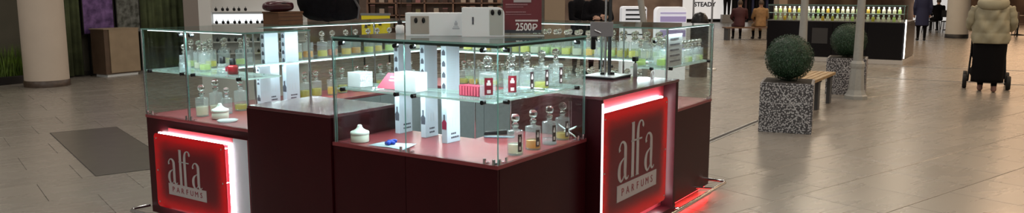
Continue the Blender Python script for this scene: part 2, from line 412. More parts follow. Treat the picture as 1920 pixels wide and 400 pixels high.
# back of the hall
M['wallbrown'] = blotch('brown shop front', (0.10, 0.062, 0.045), (0.34, 0.25, 0.20), 0.9)
wb = MB().box(-14, 5.15, 24.0, 24.3, 0, 4.2).build('wall_back', M['wallbrown']); tag(wb, 'brown shop front behind the kiosk', kind='structure')
M['shopglow'] = mat('white shop wall with added glow', (0.78, 0.76, 0.74), 0.6, emit=(1.0, 0.97, 0.93), es=0.55)  # lit look put into the wall itself as emission, no lamp there
wf = MB().box(9.3, 13.05, 43.85, 44.1, 0, 4.2).build('wall_far', M['shopglow']); tag(wf, 'bright white shop wall with added glow at the far end of the hall', kind='structure')
M['wallwarm'] = blotch('warm far shop fronts', (0.10, 0.055, 0.035), (0.50, 0.34, 0.24), 0.6)
w2_ = MB().box(22.3, 25.2, 43.85, 44.1, 0, 4.2).build('wall_cafe', M['shopglow']); tag(w2_, 'white wall with added glow behind the far cafe', kind='structure')
wr = MB().box(13.05, 40, 44.2, 44.5, 0, 4.2).box(6.2, 9.3, 44.2, 44.5, 0, 4.2).build('wall_right', M['wallwarm']); tag(wr, 'warm lit shop fronts at the far right', kind='structure')
M['warmwin'] = emis('warm lit shop window', (1.0, 0.62, 0.36), 2.6)
wn = MB(); x0_, x1_ = 23.2, 29.0
wn.box(x0_, x1_, 39.98, 40.0, 1.45, 4.9); wo = wn.build('window_1', M['warmwin']); tag(wo, 'warm lit shop window at the far right', kind='structure')
wm_ = MB(); wm_.box(x0_-0.1, x1_+0.1, 40.0, 40.2, 0, 5.2); ww = wm_.build('wall_window', M['wallwarm']); tag(ww, 'brown wall round the warm lit shop window', kind='structure')
bf = MB().box(9.3, 13.05, 43.78, 43.85, 0, 0.16).build('baseboard_far', M['black']); tag(bf, 'black skirting of the white far wall', kind='structure')
# ------------------------------------------------------------------ the kiosk: counters
HB, HS, HT, DP, SD = 0.757, 1.07, 1.357, 0.53, 3.0
Z0 = 0.055
def panels_A(k, a_list, b, z0, z1, name='front_panel', m=None):      # panels on a plane of constant b facing -b
    for a0, a1 in a_list: k.box(name, a0 + 0.0015, a1 - 0.0015, b, b + 0.016, z0, z1, m or M['lam'], bevel=0.0012)
def panels_B(k, b_list, a, z0, z1, name='front_panel', m=None):
    for b0, b1 in b_list: k.box(name, a, a + 0.016, b0 + 0.0015, b1 - 0.0015, z0, z1, m or M['lam'], bevel=0.0012)
def core(k, rects, z0, z1, m, name='carcass', ins=0.017):
    mb = MB()
    for a0, a1, b0, b1 in rects: mb.box(b0 + ins, b1 - ins, a0 + ins, a1 - ins, z0, z1)
    return k.mb(mb, name, m)

k = KT('corner_counter', 'low burgundy corner counter at the front of the kiosk under the glass case', 'counter', 0.3, 0.3, 0)
core(k, [(0, 1.145, 0, DP), (0, DP, DP - 0.034, 0.905)], Z0, HB - 0.02, M['edge'])
panels_A(k, [(0.0, 0.60), (0.60, 1.145)], 0.0, Z0, HB - 0.02)
panels_B(k, [(0.017, 0.905)], 0.0, Z0, HB - 0.02)
panels_A(k, [(DP, 1.145)], DP - 0.016, Z0, HB - 0.02, 'back_panel', M['grey_lam'])
mb = MB(); mb.box(-0.004, DP, -0.004, 1.145, HB - 0.02, HB); mb.box(DP, 0.905, -0.004, DP, HB - 0.02, HB); k.mb(mb, 'worktop', M['lam_top'])
mb = MB(); mb.box(0.06, DP - 0.05, 0.06, 1.1, 0, Z0); mb.box(DP - 0.05, 0.86, 0.06, DP - 0.05, 0, Z0); k.mb(mb, 'plinth', M['kick'])

k = KT('service_counter', 'plain tall burgundy counter block between the two glass cases on the left side', 'counter', 1.5, 0.25, 0)
core(k, [(1.15, 1.885, -0.012, DP)], Z0, 0.893, M['lam'], ins=0.010)
panels_A(k, [(1.15, 1.885)], -0.012, Z0, 0.893)
k.box('side_panel', 1.147, 1.160, 0.006, DP, Z0, 0.893, M['lam'], bevel=0.001)
k.box('side_panel', 1.873, 1.887, 0.006, DP, Z0, 0.893, M['lam'], bevel=0.001)
k.box('worktop', 1.147, 1.872, -0.016, DP, 0.893, 0.911, M['lam_gloss'], bevel=0.001)
k.box('plinth', 1.2, 1.84, 0.06, DP - 0.05, 0, Z0, M['kick'])

k = KT('corner_counter', 'low burgundy corner counter with the glowing sign at the left end of the kiosk', 'counter', 2.5, 0.25, 0)
core(k, [(1.89, SD, 0, DP)], Z0, HB - 0.02, M['lam'])
panels_A(k, [(1.89, SD)], 0.0, Z0, HB - 0.02)
k.box('side_panel', SD - 0.016, SD, 0.017, DP, Z0, HB - 0.02, M['lam'], bevel=0.001)
k.box('worktop', 1.89, SD + 0.004, -0.004, DP, HB - 0.02, HB, M['lam_top'], bevel=0.001)
k.box('plinth', 1.95, SD - 0.06, 0.06, DP - 0.05, 0, Z0, M['kick'])

k = KT('display_counter', 'low burgundy counter along the far left side of the kiosk under tall glass', 'counter', 2.7, 1.4, 0)
core(k, [(SD - DP, SD, DP, SD)], Z0, HB - 0.02, M['lam'])
panels_B(k, [(DP, 1.3), (1.3, 2.1), (2.1, SD)], SD - 0.016, Z0, HB - 0.02, 'outer_panel')
panels_B(k, [(DP, 1.15), (1.15, 1.80), (1.80, 2.44)], SD - DP, Z0 + 0.02, HB - 0.024, 'cabinet_door', M['grey_lam'])
k.box('worktop', SD - DP, SD + 0.004, DP, SD + 0.004, HB - 0.02, HB, M['lam_top'], bevel=0.001)
k.box('plinth', SD - DP + 0.05, SD - 0.06, DP, SD - 0.06, 0, Z0, M['kick'])

k = KT('display_counter', 'low burgundy counter along the back of the kiosk with grey inner doors', 'counter', 1.4, 2.7, 0)
core(k, [(DP, SD - DP, SD - DP, SD)], Z0, HB - 0.02, M['lam'])
panels_A(k, [(DP, 1.2), (1.2, 1.87), (1.87, SD - DP)], SD - DP, Z0 + 0.02, HB - 0.024, 'cabinet_door', M['grey_lam'])
panels_A(k, [(DP, 1.5), (1.5, SD - DP)], SD - 0.016, Z0, HB - 0.02, 'outer_panel')
k.box('worktop', DP, SD - DP, SD - DP, SD + 0.004, HB - 0.02, HB, M['lam_top'], bevel=0.001)
k.box('plinth', DP, SD - DP, SD - DP + 0.05, SD - 0.06, 0, Z0, M['kick'])

k = KT('corner_counter', 'low burgundy corner counter at the right end of the kiosk beside the bumper rail', 'counter', 0.25, 2.55, 0)
core(k, [(0, DP, 2.08, SD)], Z0, HB - 0.02, M['lam'])
panels_B(k, [(2.075, SD)], 0.0, Z0, HB - 0.02)
k.box('side_panel', 0.017, DP, SD - 0.016, SD, Z0, HB - 0.02, M['lam'], bevel=0.001)
k.box('back_panel', 0.017, DP, 2.08, 2.096, Z0, HB - 0.02, M['lam'], bevel=0.001)
k.box('worktop', -0.004, DP, 2.075, SD + 0.004, HB - 0.02, HB, M['lam_top'], bevel=0.001)
k.box('plinth', 0.06, DP, 2.12, SD - 0.06, 0, Z0, M['kick'])

ZS = 1.005; SA = -0.095
k = KT('sign_counter', 'tall burgundy counter block with the large glowing sign on the right side', 'counter', 0.25, 1.5, 0)
core(k, [(-0.017, DP, 0.912, 2.065)], Z0, ZS - 0.018, M['lam'])
k.box('niche_back', -0.004, 0.0005, 0.93, 2.05, Z0 + 0.02, ZS - 0.02, M['signback'])
mb = MB()
k.box('frame_side', SA, 0.0, 0.912, 0.934, Z0, ZS - 0.018, M['lam'], bevel=0.001)
k.box('frame_side', SA, 0.0, 2.022, 2.065, Z0, ZS - 0.018, M['lam'], bevel=0.001)
k.box('edge_light', SA - 0.004, SA, 0.914, 0.934, 0.08, 0.965, M['edgeled'])
k.box('frame_bottom', SA, 0.0, 0.934, 2.022, Z0, Z0 + 0.045, M['lam'])
k.box('side_panel', 0.0, DP, 0.912, 0.929, Z0, ZS - 0.018, M['lam'], bevel=0.001)
k.box('side_panel', 0.0, DP, 2.048, 2.065, Z0, ZS - 0.018, M['lam'], bevel=0.001)
k.box('back_panel', DP - 0.017, DP, 0.93, 2.047, Z0, ZS - 0.018, M['grey_lam'])
k.box('worktop', SA - 0.003, DP, 0.909, 2.068, ZS - 0.018, ZS, M['lam_gloss'], bevel=0.001)
k.box('plinth', 0.06, DP - 0.05, 0.95, 2.03, 0, Z0, M['kick'])

# ------------------------------------------------------------------ the illuminated signs
def ribbon(mb, pts, wid, fn, d0, d1, mi=0):
    n = len(pts); L, Rr = [], []
    for i in range(n):
        p0, p1 = pts[max(i-1, 0)], pts[min(i+1, n-1)]
        dx, dy = p1[0]-p0[0], p1[1]-p0[1]; q = math.hypot(dx, dy) or 1; nx, ny = -dy/q, dx/q; h = wid[i]/2
        L.append((pts[i][0]+nx*h, pts[i][1]+ny*h)); Rr.append((pts[i][0]-nx*h, pts[i][1]-ny*h))
    for i in range(n-1): mb.prism([L[i], Rr[i], Rr[i+1], L[i+1]], fn, d0, d1, mi)
def curve(ctrl, k_=6):
    # Catmull-Rom through (x, y, width)
    out = []; c = [ctrl[0]] + list(ctrl) + [ctrl[-1]]
    for i in range(1, len(c)-2):
        for j in range(k_):
            t = j/k_; out.append(tuple(0.5*((2*c[i][q]) + (-c[i-1][q]+c[i+1][q])*t + (2*c[i-1][q]-5*c[i][q]+4*c[i+1][q]-c[i+2][q])*t*t + (-c[i-1][q]+3*c[i][q]-3*c[i+1][q]+c[i+2][q])*t**3) for q in range(3)))
    out.append(tuple(ctrl[-1])); return out
def gl_a(x):
    return [[(x+.075,.545,.07),(x+.06,.60,.05),(x+.12,.685,.028),(x+.21,.695,.045),(x+.285,.62,.095),(x+.295,.50,.105),(x+.295,.30,.105),(x+.295,.12,.10),(x+.33,.03,.06),(x+.40,.02,.026),(x+.435,.06,.020)],
            [(x+.295,.425,.022),(x+.20,.385,.026),(x+.095,.31,.07),(x+.055,.19,.105),(x+.075,.07,.085),(x+.15,.0,.035),(x+.24,.06,.024),(x+.29,.16,.02)]]
LOGO = [('letter a', gl_a(0.0)), ('letters l and f joined by their crossbar', [[(.60,1.0,.105),(.60,.55,.105),(.60,.0,.105)], [(.535,.985,.022),(.60,.99,.022)], [(.535,.008,.022),(.665,.008,.022)],
                    [(.80,.0,.105),(.80,.45,.105),(.80,.78,.10),(.84,.93,.06),(.92,.985,.026),(.99,.965,.035),(1.02,.90,.07),(1.0,.87,.05)],
                    [(.735,.008,.022),(.865,.008,.022)], [(.53,.66,.028),(.80,.66,.028),(.98,.66,.028)]]), ('letter a', gl_a(1.10))]
LW_ = 1.54
def text_mesh(s, size, ext=0.0008, bold=0.0, space=1.0):
    c = bpy.data.curves.new('lettering', 'FONT'); c.body = s; c.size = size; c.extrude = ext; c.offset = bold; c.space_character = space; c.align_x = 'CENTER'; c.align_y = 'CENTER'; c.resolution_u = 3
    o = bpy.data.objects.new('lettering', c); sc.collection.objects.link(o)
    me = bpy.data.meshes.new_from_object(o.evaluated_get(bpy.context.evaluated_depsgraph_get()))
    bpy.data.objects.remove(o); bpy.data.curves.remove(c); return me
def put_text(s, size, mt, parent, loc, rot, name='lettering', ext=0.0008, width=None, bold=0.0, space=1.0):
    me = text_mesh(s, size, ext, bold, space); me.materials.clear(); me.materials.append(mt)
    for p in me.polygons: p.material_index = 0
    o = place(me, name, parent); o.location = loc; o.rotation_euler = rot
    if width:
        xs = [v.co.x for v in me.vertices]; o.scale = (width/(max(xs)-min(xs)), 1, 1)
    return o
def sign(label, side, u0, u1, z0, z1, gap, plane, lsc, lu, lz, bu0, bu1, bz0, bz1, back):
    """u grows to the reader's right; d grows towards the reader"""
    if side == 'A': pos = K(u0, plane, 0); rz = KR - math.pi/2; W_ = u0 - u1; U = lambda a: u0 - a
    else:           pos = K(plane, u0, 0); rz = KR;            W_ = u1 - u0; U = lambda b: b - u0
    # local frame: x = reader's right, -y = towards the reader, z up
    t = thing('lit_sign', label, 'sign', (pos[0], pos[1], z0), rz)
    fn = lambda u, v, d: (u, -d, v - z0)
    rr = 0.03; H_ = z1 - z0
    out = []
    for cx, cz, s in ((W_-rr, H_-rr, 0), (rr, H_-rr, 90), (rr, rr, 180), (W_-rr, rr, 270)):
        for q in range(0, 91, 15): out.append((cx + rr*math.cos(R(s+q)), cz + rr*math.sin(R(s+q))))
    mb = MB(); mb.prism(out, lambda u, v, d: (u, -d, v), gap, gap + 0.005); mb.build('face_panel', M['acrylic'], t)
    if back: mb = MB(); mb.box(back[0], back[1], -0.006, -0.0005, back[2]-z0, back[3]-z0); mb.build('backing_board', M['signback'], t); MB().box(back[1]-0.14, back[1], -0.0075, -0.006, back[2]-z0, back[3]-z0).build('white_strip', M['paper'], t)
    MB().box(0.055, W_-0.055, -gap*0.62, -0.007, 0.055, H_-0.055).build('light_block_tray', M['signback'], t)  # unseen tray added to keep the LED light off the face centre
    e = 0.001
    for nm, x0, x1, a0, a1 in (('t', e, W_-e, H_-e-0.008, H_-e), ('b', e, W_-e, e, e+0.008), ('l', e, e+0.008, e, H_-e), ('r', W_-e-0.008, W_-e, e, H_-e)):
        MB().box(x0, x1, -(gap*0.40), -0.007, a0, a1).build('led_strip', M['ledsign'], t)
    sm = MB()
    for x in (0.03, W_-0.03):
        for z in (0.035, H_/2, H_-0.035): MB().cyl((x, -0.001, z), (x, -gap-0.009, z), 0.006, n=10).build('standoff', M['chrome'], t)
    for letters, strokes in LOGO:
        lm = MB()
        for g in strokes:
            c = curve(g) if len(g) > 2 else g
            ribbon(lm, [(U(lu) + p[0]*lsc, lz + p[1]*lsc) for p in c], [p[2]*lsc for p in c], fn, gap + 0.005, gap + 0.0075)
        tag(lm.build('letter', M['silver'], t), 'silver grey serif ' + letters)
    pl = MB().box(U(bu0), U(bu1), -gap-0.0075, -gap-0.005, bz0-z0, bz1-z0).build('name_plate', M['silver'], t)
    wch = abs(U(bu1)-U(bu0))*0.86/7
    for i, ch in enumerate('PARFUMS'):
        put_text(ch, (bz1-bz0)*0.66, M['maroon'], pl, (U(bu0) + abs(U(bu1)-U(bu0))*0.07 + wch*(i+0.5), -gap-0.0080, (bz0+bz1)/2-z0), (R(90), 0, 0), 'letter')
    return t
sign('smaller glowing red sign reading alfa parfums on the left corner counter', 'A', 2.835, 2.065, 0.135, 0.650, 0.05, -0.0003, 0.243, 2.69, 0.318, 2.69, 2.275, 0.240, 0.318, (0.10, 0.935, 0.18, 0.685))
sign('larger glowing red sign reading alfa parfums on the right counter block', 'B', 0.985, 1.955, 0.165, 0.893, 0.055, -0.0045, 0.355, 1.195, 0.435, 1.19, 1.785, 0.310, 0.415, None)

# ------------------------------------------------------------------ glass showcases
GT = 0.008
M['profile'] = mat('dark aluminium profile', (0.10, 0.13, 0.125), 0.35, 0.6)
led_axis = []
def pane_b(k, a0, a1, b, z0=HB, z1=HT-0.010): return k.box('pane', a0 + 0.001, a1 - 0.001, b, b + GT, z0, z1, [M['glass'], M['gedge']], 1)
def pane_a(k, b0, b1, a, z0=HB, z1=HT-0.010): return k.box('pane', a, a + GT, b0 + 0.001, b1 - 0.001, z0, z1, [M['glass'], M['gedge']], 1)
def top(k, a0, a1, b0, b1): return k.box('top_plate', a0, a1, b0, b1, HT - 0.010, HT, [M['glass'], M['gedge']], 1)
def shelf(k, a0, a1, b0, b1, z=HS): return k.box('shelf', a0, a1, b0, b1, z - 0.010, z, [M['shelf'], M['sedge']], 1)
def post(k, a, b, r=0.007, z0=HB, z1=HT-0.010): return k.mb(MB().cyl((b, a, z0), (b, a, z1), r, n=10), 'corner_post', M['chrome'])
def knob(k, a, b, z, ax): 
    d = (0.014, 0) if ax == 'b' else (0, 0.014)
    return k.mb(MB().cyl((b - d[0], a - d[1], z), (b + d[0], a + d[1], z), 0.0115, n=12), 'shelf_clamp', M['black'])
def clip(k, a, b, ax):
    for s in (-1, 1):
        m = MB()
        if ax == 'b': m.box(b - 0.014, b - 0.004, a + s*0.028 - 0.006, a + s*0.028 + 0.006, HB, HB + 0.028); m.box(b + 0.010, b + 0.030, a + s*0.028 - 0.006, a + s*0.028 + 0.006, HB, HB + 0.006)
        else: m.box(b + s*0.028 - 0.006, b + s*0.028 + 0.006, a - 0.012, a - 0.003, HB, HB + 0.028); m.box(b + s*0.028 - 0.006, b + s*0.028 + 0.006, a + 0.010, a + 0.030, HB, HB + 0.006)
        k.mb(m, 'glass_clip', M['chrome'])
def led(k, a0, a1, b0, b1, z, watts, light=True):
    k.box('led_strip', a0, a1, b0, b1, z - 0.005, z, M['led'])
    if light:
        L = max(a1 - a0, b1 - b0); along_b = (b1 - b0) > (a1 - a0)
        x, y, zz = K((a0+a1)/2, (b0+b1)/2, z - 0.007)
        area_light('showcase_led', (x, y, zz), (0, 0, KR), L if along_b else 0.012, 0.012 if along_b else L, watts*1.9, (0.78, 0.96, 1.0))

k = KT('glass_showcase', 'lit glass showcase on the front corner counter with white boxes on top', 'showcase', 0.3, 0.3, HB)
pane_b(k, 0.0, 0.60, 0.004); pane_b(k, 0.60, 1.128, 0.004); pane_a(k, 0.014, 0.895, 0.004)
pane_a(k, 0.014, DP, 1.118); pane_b(k, 0.014, DP, 0.887)
top(k, 0, 1.13, 0, DP); top(k, 0, DP, DP + 0.001, 0.9)
shelf(k, 0.03, 1.112, 0.016, 0.29); shelf(k, 0.016, 0.29, 0.292, 0.883)
post(k, 1.134, 0.010, 0.006); post(k, 1.124, DP - 0.01); post(k, DP - 0.01, 0.889); post(k, DP - 0.006, DP - 0.006, 0.005)
for a in (0.09, 0.54, 0.66, 1.06): knob(k, a, 0.008, HS - 0.006, 'b'); knob(k, a, 0.008, HT - 0.035, 'b')
for b in (0.09, 0.80): knob(k, 0.008, b, HS - 0.006, 'a'); knob(k, 0.008, b, HT - 0.035, 'a')
k.box('top_profile', -0.002, 1.132, 0.0125, 0.0185, HT - 0.024, HT - 0.0105, M['profile']); k.box('top_profile', 0.0125, 0.0185, 0.02, 0.90, HT - 0.024, HT - 0.0105, M['profile'])
clip(k, 0.60, 0.008, 'b'); clip(k, 0.05, 0.008, 'b'); clip(k, 0.008, 0.05, 'a'); clip(k, 0.008, 0.85, 'a')
led(k, 0.05, 1.10, 0.020, 0.030, HT - 0.011, 7.0); led(k, 0.020, 0.030, 0.05, 0.87, HT - 0.011, 5.0)
led(k, 0.05, 1.10, 0.280, 0.288, HS - 0.011, 2.4); led(k, 0.280, 0.288, 0.30, 0.87, HS - 0.011, 1.8)

k = KT('glass_showcase', 'lit glass showcase on the left end counter running back along the far side', 'showcase', 2.6, 0.3, HB)
pane_b(k, 1.9, 2.5, 0.004); pane_b(k, 2.5, SD, 0.004); pane_a(k, 0.014, DP, 1.895)
pane_a(k, 0.014, 1.0, SD - 0.010); pane_a(k, 1.0, 2.0, SD - 0.010); pane_a(k, 2.0, SD, SD - 0.010)
top(k, 1.89, SD, 0, DP); top(k, SD - DP, SD, DP + 0.001, 1.75); top(k, SD - DP, SD, 1.751, SD)
shelf(k, 1.91, SD - 0.014, 0.016, 0.29); shelf(k, SD - 0.34, SD - 0.014, 0.292, 1.75); shelf(k, SD - 0.34, SD - 0.014, 1.753, SD - 0.02)
post(k, 1.892, 0.010, 0.006); post(k, 1.90, DP - 0.01); post(k, SD - DP + 0.008, DP - 0.006); post(k, SD - DP + 0.008, 1.75); post(k, SD - 0.004, 0.002, 0.005); post(k, 2.502, 0.0, 0.005)
for a in (1.97, 2.44, 2.56, 2.93): knob(k, a, 0.008, HS - 0.006, 'b')
for a in (2.44, 2.56): knob(k, a, 0.008, HT - 0.035, 'b')
clip(k, 2.5, 0.008, 'b'); clip(k, 2.95, 0.008, 'b')
led(k, 1.95, 2.95, 0.020, 0.030, HT - 0.011, 6.0); led(k, SD - DP + 0.03, SD - DP + 0.04, 0.6, 2.95, HT - 0.011, 9.0)
led(k, 1.95, 2.95, 0.280, 0.288, HS - 0.011, 1.6); led(k, SD - 0.34, SD - 0.332, 0.4, 2.9, HS - 0.011, 3.0)

k = KT('glass_showcase', 'lit glass showcase on the right end counter running back behind the sign block', 'showcase', 0.3, 2.5, HB)
pane_a(k, 2.09, SD, 0.004); pane_b(k, 0.014, DP, 2.082)
pane_b(k, 0.014, 1.0, SD - 0.010); pane_b(k, 1.0, 2.0, SD - 0.010); pane_b(k, 2.0, SD - DP, SD - 0.010)
top(k, 0, DP, 2.08, SD); top(k, DP + 0.001, 1.5, SD - DP, SD); top(k, 1.501, SD - DP - 0.001, SD - DP, SD)
shelf(k, 0.016, 0.29, 2.095, SD - 0.014); shelf(k, 0.292, 1.5, SD - 0.34, SD - 0.014); shelf(k, 1.503, SD - DP, SD - 0.34, SD - 0.014)
post(k, 0.004, 2.082, 0.006); post(k, DP - 0.01, 2.09); post(k, DP, SD - DP + 0.008); post(k, 1.5, SD - DP + 0.008); post(k, 0.002, SD - 0.004, 0.005)
knob(k, 0.008, 2.16, HS - 0.006, 'a'); knob(k, 0.008, 2.92, HS - 0.006, 'a'); knob(k, 0.12, 2.086, HS - 0.006, 'b'); knob(k, 0.44, 2.086, HS - 0.006, 'b'); knob(k, 0.10, 2.086, HT - 0.10, 'b')
clip(k, 0.008, 2.95, 'a')
led(k, 0.020, 0.030, 2.13, 2.95, HT - 0.011, 5.0); led(k, DP + 0.02, 2.40, SD - DP + 0.03, SD - DP + 0.04, HT - 0.011, 9.0)
led(k, 0.280, 0.288, 2.15, 2.95, HS - 0.011, 1.4); led(k, 0.4, 2.4, SD - 0.34, SD - 0.332, HS - 0.011, 2.5)

# bumper rail on low brackets round the two visible sides, red light under the right side
k = KT('bumper_rail', 'chrome tube bumper rail running low round the kiosk base', 'rail', -0.15, -0.15, 0)
RO, RZ_ = -0.155, 0.095
k.mb(MB().tube([(0.0, SD + 0.03, RZ_), (RO + 0.03, SD + 0.03, RZ_), (RO, SD - 0.0, RZ_), (RO, 0.06, RZ_), (RO + 0.06, RO, RZ_), (0.2, RO, RZ_), (SD - 0.05, RO, RZ_), (SD - 0.01, RO + 0.02, RZ_), (SD - 0.01, 0.0, RZ_)], 0.013, 10), 'tube', M['chrome'])
k.mb(MB().tube([(0.3, RO + 0.03, RZ_ - 0.035), (SD - 0.3, RO + 0.03, RZ_ - 0.035)], 0.009, 8), 'lower_tube', M['chrome'])
for a in (0.4, 1.4, 2.4): k.mb(MB().tube([(RO, a, RZ_), (0.004, a, RZ_ - 0.02)], 0.009, 8), 'bracket', M['chrome'])
for b in (0.4, 1.3, 2.05, 2.72): k.mb(MB().tube([(b, RO, RZ_), (b, 0.004 if not 0.91 < b < 2.07 else SA + 0.004, RZ_ - 0.015)], 0.009, 8), 'bracket', M['chrome'])
k = KT('underglow_strip', 'red light strip under the right side of the kiosk', 'light strip', 0.03, 2.0, 0)
k.box('channel', 0.012, 0.040, 0.02, 2.97, 0.044, 0.0548, M['kick']); k.box('led', 0.016, 0.036, 0.03, 2.96, 0.038, 0.044, M['redled'])
area_light('underglow_light', K(-0.012, 1.9, 0.050), (0, R(28), KR + math.pi/2), 0.02, 2.1, 5.0, (1.0, 0.02, 0.02))
# ------------------------------------------------------------------ perfume bottles
def ring(prof):
    out = []
    for i, (r, z) in enumerate(prof): out.append((r, z))
    return out
BODY = [(0.001, 0.0), (0.0395, 0.0), (0.0423, 0.0012), (0.0425, 0.004), (0.0425, 0.006), (0.0425, 0.122), (0.0423, 0.126), (0.0395, 0.1285), (0.017, 0.130), (0.0152, 0.1315), (0.0150, 0.144), (0.0180, 0.1455), (0.0180, 0.149), (0.0140, 0.1495)]
me_body = MB().lathe(BODY, 20, cap=False).lathe([(0.001, 0.010), (0.0385, 0.010), (0.0388, 0.009), (0.0388, 0.002), (0.001, 0.002)], 16, cap=False).mesh('bottle_body', M['bottle'])
me_stop = MB().lathe([(0.001, 0.140), (0.0105, 0.140), (0.0125, 0.149), (0.0165, 0.1505), (0.0205, 0.154), (0.0205, 0.157), (0.0135, 0.166), (0.0105, 0.172), (0.012, 0.175), (0.0175, 0.179), (0.0218, 0.186), (0.0235, 0.194), (0.0218, 0.203), (0.0165, 0.2115), (0.008, 0.2165), (0.001, 0.2175)], 16, cap=False).mesh('stopper', M['stopper'])
me_liq = {}
def liq_mesh(kind, lv):
    if (kind, lv) not in me_liq:
        z = 0.0105 + 0.115*lv
        me_liq[kind, lv] = MB().lathe([(0.001, 0.0105), (0.0385, 0.0105), (0.0390, 0.012), (0.0390, z - 0.001), (0.0385, z), (0.001, z)], 18, cap=False).mesh('liquid', LIQ[kind])
    return me_liq[kind, lv]
M['lab1'] = M['maroon']; M['lab2'] = mat('white label print', (0.75, 0.62, 0.62), 0.6); M['lab3'] = mat('near black label', (0.03, 0.012, 0.016), 0.5)
def label_mesh(m1, m2, half, z0, z1, zm=None):
    mb = MB(); r = 0.0432; N = 6
    def patch(a0, a1, zz0, zz1, rr, mi):
        vs = []
        for i in range(N + 1):
            t = a0 + (a1-a0)*i/N; vs += [(rr*math.sin(t), -rr*math.cos(t), zz0), (rr*math.sin(t), -rr*math.cos(t), zz1)]
        mb.add(vs, [(2*i, 2*i+2, 2*i+3, 2*i+1) for i in range(N)], mi, True)
    patch(-half, half, z0, z1, r, 0)
    patch(-half*0.5, half*0.5, z0 + (z1-z0)*0.56, z0 + (z1-z0)*0.72, r + 0.0005, 1)
    patch(-half*0.28, half*0.28, z0 + (z1-z0)*0.72, z0 + (z1-z0)*0.86, r + 0.0005, 1)
    patch(-half*0.42, half*0.42, z0 + (z1-z0)*0.10, z0 + (z1-z0)*0.30, r + 0.0005, 1)
    return mb.mesh('label', [m1, m2])
me_lab = {'wide': label_mesh(M['maroon'], M['lab2'], 0.52, 0.022, 0.108), 'dark': label_mesh(M['lab3'], M['lab2'], 0.30, 0.020, 0.112)}
def bottle(a, b, z, label, kind='clear', lv=0.4, scale=1.0, lab=None, rot=None, group='crystal stoppered perfume bottles', sx=1.0):
    t = thing('perfume_bottle', label, 'bottle', K(a, b, z + 0.0003), 0, group)
    t.rotation_euler = (0, 0, random.uniform(-0.4, 0.4) if rot is None else rot); t.scale = (scale*sx, scale*sx, scale)
    place(me_body, 'body', t); place(me_stop, 'stopper', t); place(liq_mesh(kind, lv), 'liquid', t)
    if lab: place(me_lab[lab], 'label', t)
    return t
ORD = ['first', 'second', 'third', 'fourth', 'fifth', 'sixth', 'seventh', 'eighth', 'ninth', 'tenth', 'eleventh', 'twelfth', 'thirteenth', 'fourteenth', 'fifteenth', 'sixteenth', 'seventeenth', 'eighteenth', 'nineteenth', 'twentieth'] + ['%s from the right end' % q for q in ('sixth', 'fifth', 'fourth', 'third', 'second', 'first')]
# four on the front worktop
G1 = 'bottles on the front worktop'
bottle(0.085, 0.285, HB, 'perfume bottle on the front worktop nearest the glass corner, pale liquid', 'pale', 0.40, 1.0, 'dark', 0.62, G1)
bottle(0.082, 0.455, HB, 'perfume bottle with amber liquid, second from the glass corner on the worktop', 'amber', 0.36, 1.0, 'dark', 0.62, G1)
bottle(0.085, 0.632, HB, 'almost clear perfume bottle, third from the glass corner on the worktop', 'clear', 0.20, 1.0, 'dark', 0.62, G1)
bottle(0.096, 0.795, HB, 'perfume bottle with little golden liquid beside the white ribbon on the worktop', 'gold', 0.26, 1.0, 'dark', 0.62, G1)
# front shelf
G2 = 'bottles on the front glass shelf'
bottle(0.135, 0.110, HS, 'perfume bottle with maroon label just left of the front glass corner on the shelf', 'clear', 0.5, 1.0, 'wide', 0.15, G2)
bottle(0.095, 0.262, HS, 'perfume bottle with maroon label just right of the front glass corner on the shelf', 'clear', 0.6, 1.0, 'wide', 0.15, G2)
bottle(0.115, 0.440, HS, 'clear perfume bottle with dark label left of the lemon yellow one on the shelf', 'clear', 0.7, 1.0, 'dark', 0.75, G2)
bottle(0.110, 0.585, HS, 'perfume bottle with lemon yellow liquid on the front shelf', 'lemon', 0.28, 1.0, 'dark', 0.75, G2)
bottle(0.115, 0.745, HS, 'clear perfume bottle with dark label right of the lemon yellow one on the shelf', 'clear', 0.75, 1.0, 'dark', 0.75, G2)
# left worktop and shelf
G3 = 'bottles on the left worktop'
bottle(2.592, 0.165, HB, 'perfume bottle on the left worktop closest to the pane joint', 'pale', 0.5, 1.0, None, 0, G3)
bottle(2.680, 0.340, HB, 'tall clear perfume bottle standing second from the pane joint on the left worktop', 'pale', 0.3, 1.08, None, 0, G3)
bottle(2.545, 0.330, HB, 'perfume bottle on the left worktop right behind the white lidded jar', 'clear', 0.3, 0.86, None, 0, G3)
bottle(2.600, 0.490, HB, 'big perfume bottle on the left worktop, rightmost of its group', 'olive', 0.25, 1.12, None, 0, G3)
G4 = 'bottles on the left shelf'
bottle(2.560, 0.185, HS, 'perfume bottle with yellow green liquid on the left shelf', 'lime', 0.34, 0.92, None, 0, G4)
bottle(2.66, 0.10, HS, 'clear perfume bottle right at the pane joint on the left shelf', 'clear', 0.5, 0.85, None, 0, G4)
for i, (a, b) in enumerate(((2.70, 0.24), (2.74, 0.36), (2.76, 0.48), (2.72, 0.60), (2.86, 0.44), (2.88, 0.58), (2.80, 0.72), (2.88, 0.30))):
    bottle(a, b, HS, 'perfume bottle in the crowded back part of the left shelf, %s of eight' % ORD[i], ('pale', 'lemon', 'clear', 'lime')[i % 4], 0.35, 0.92, None, None, G4)
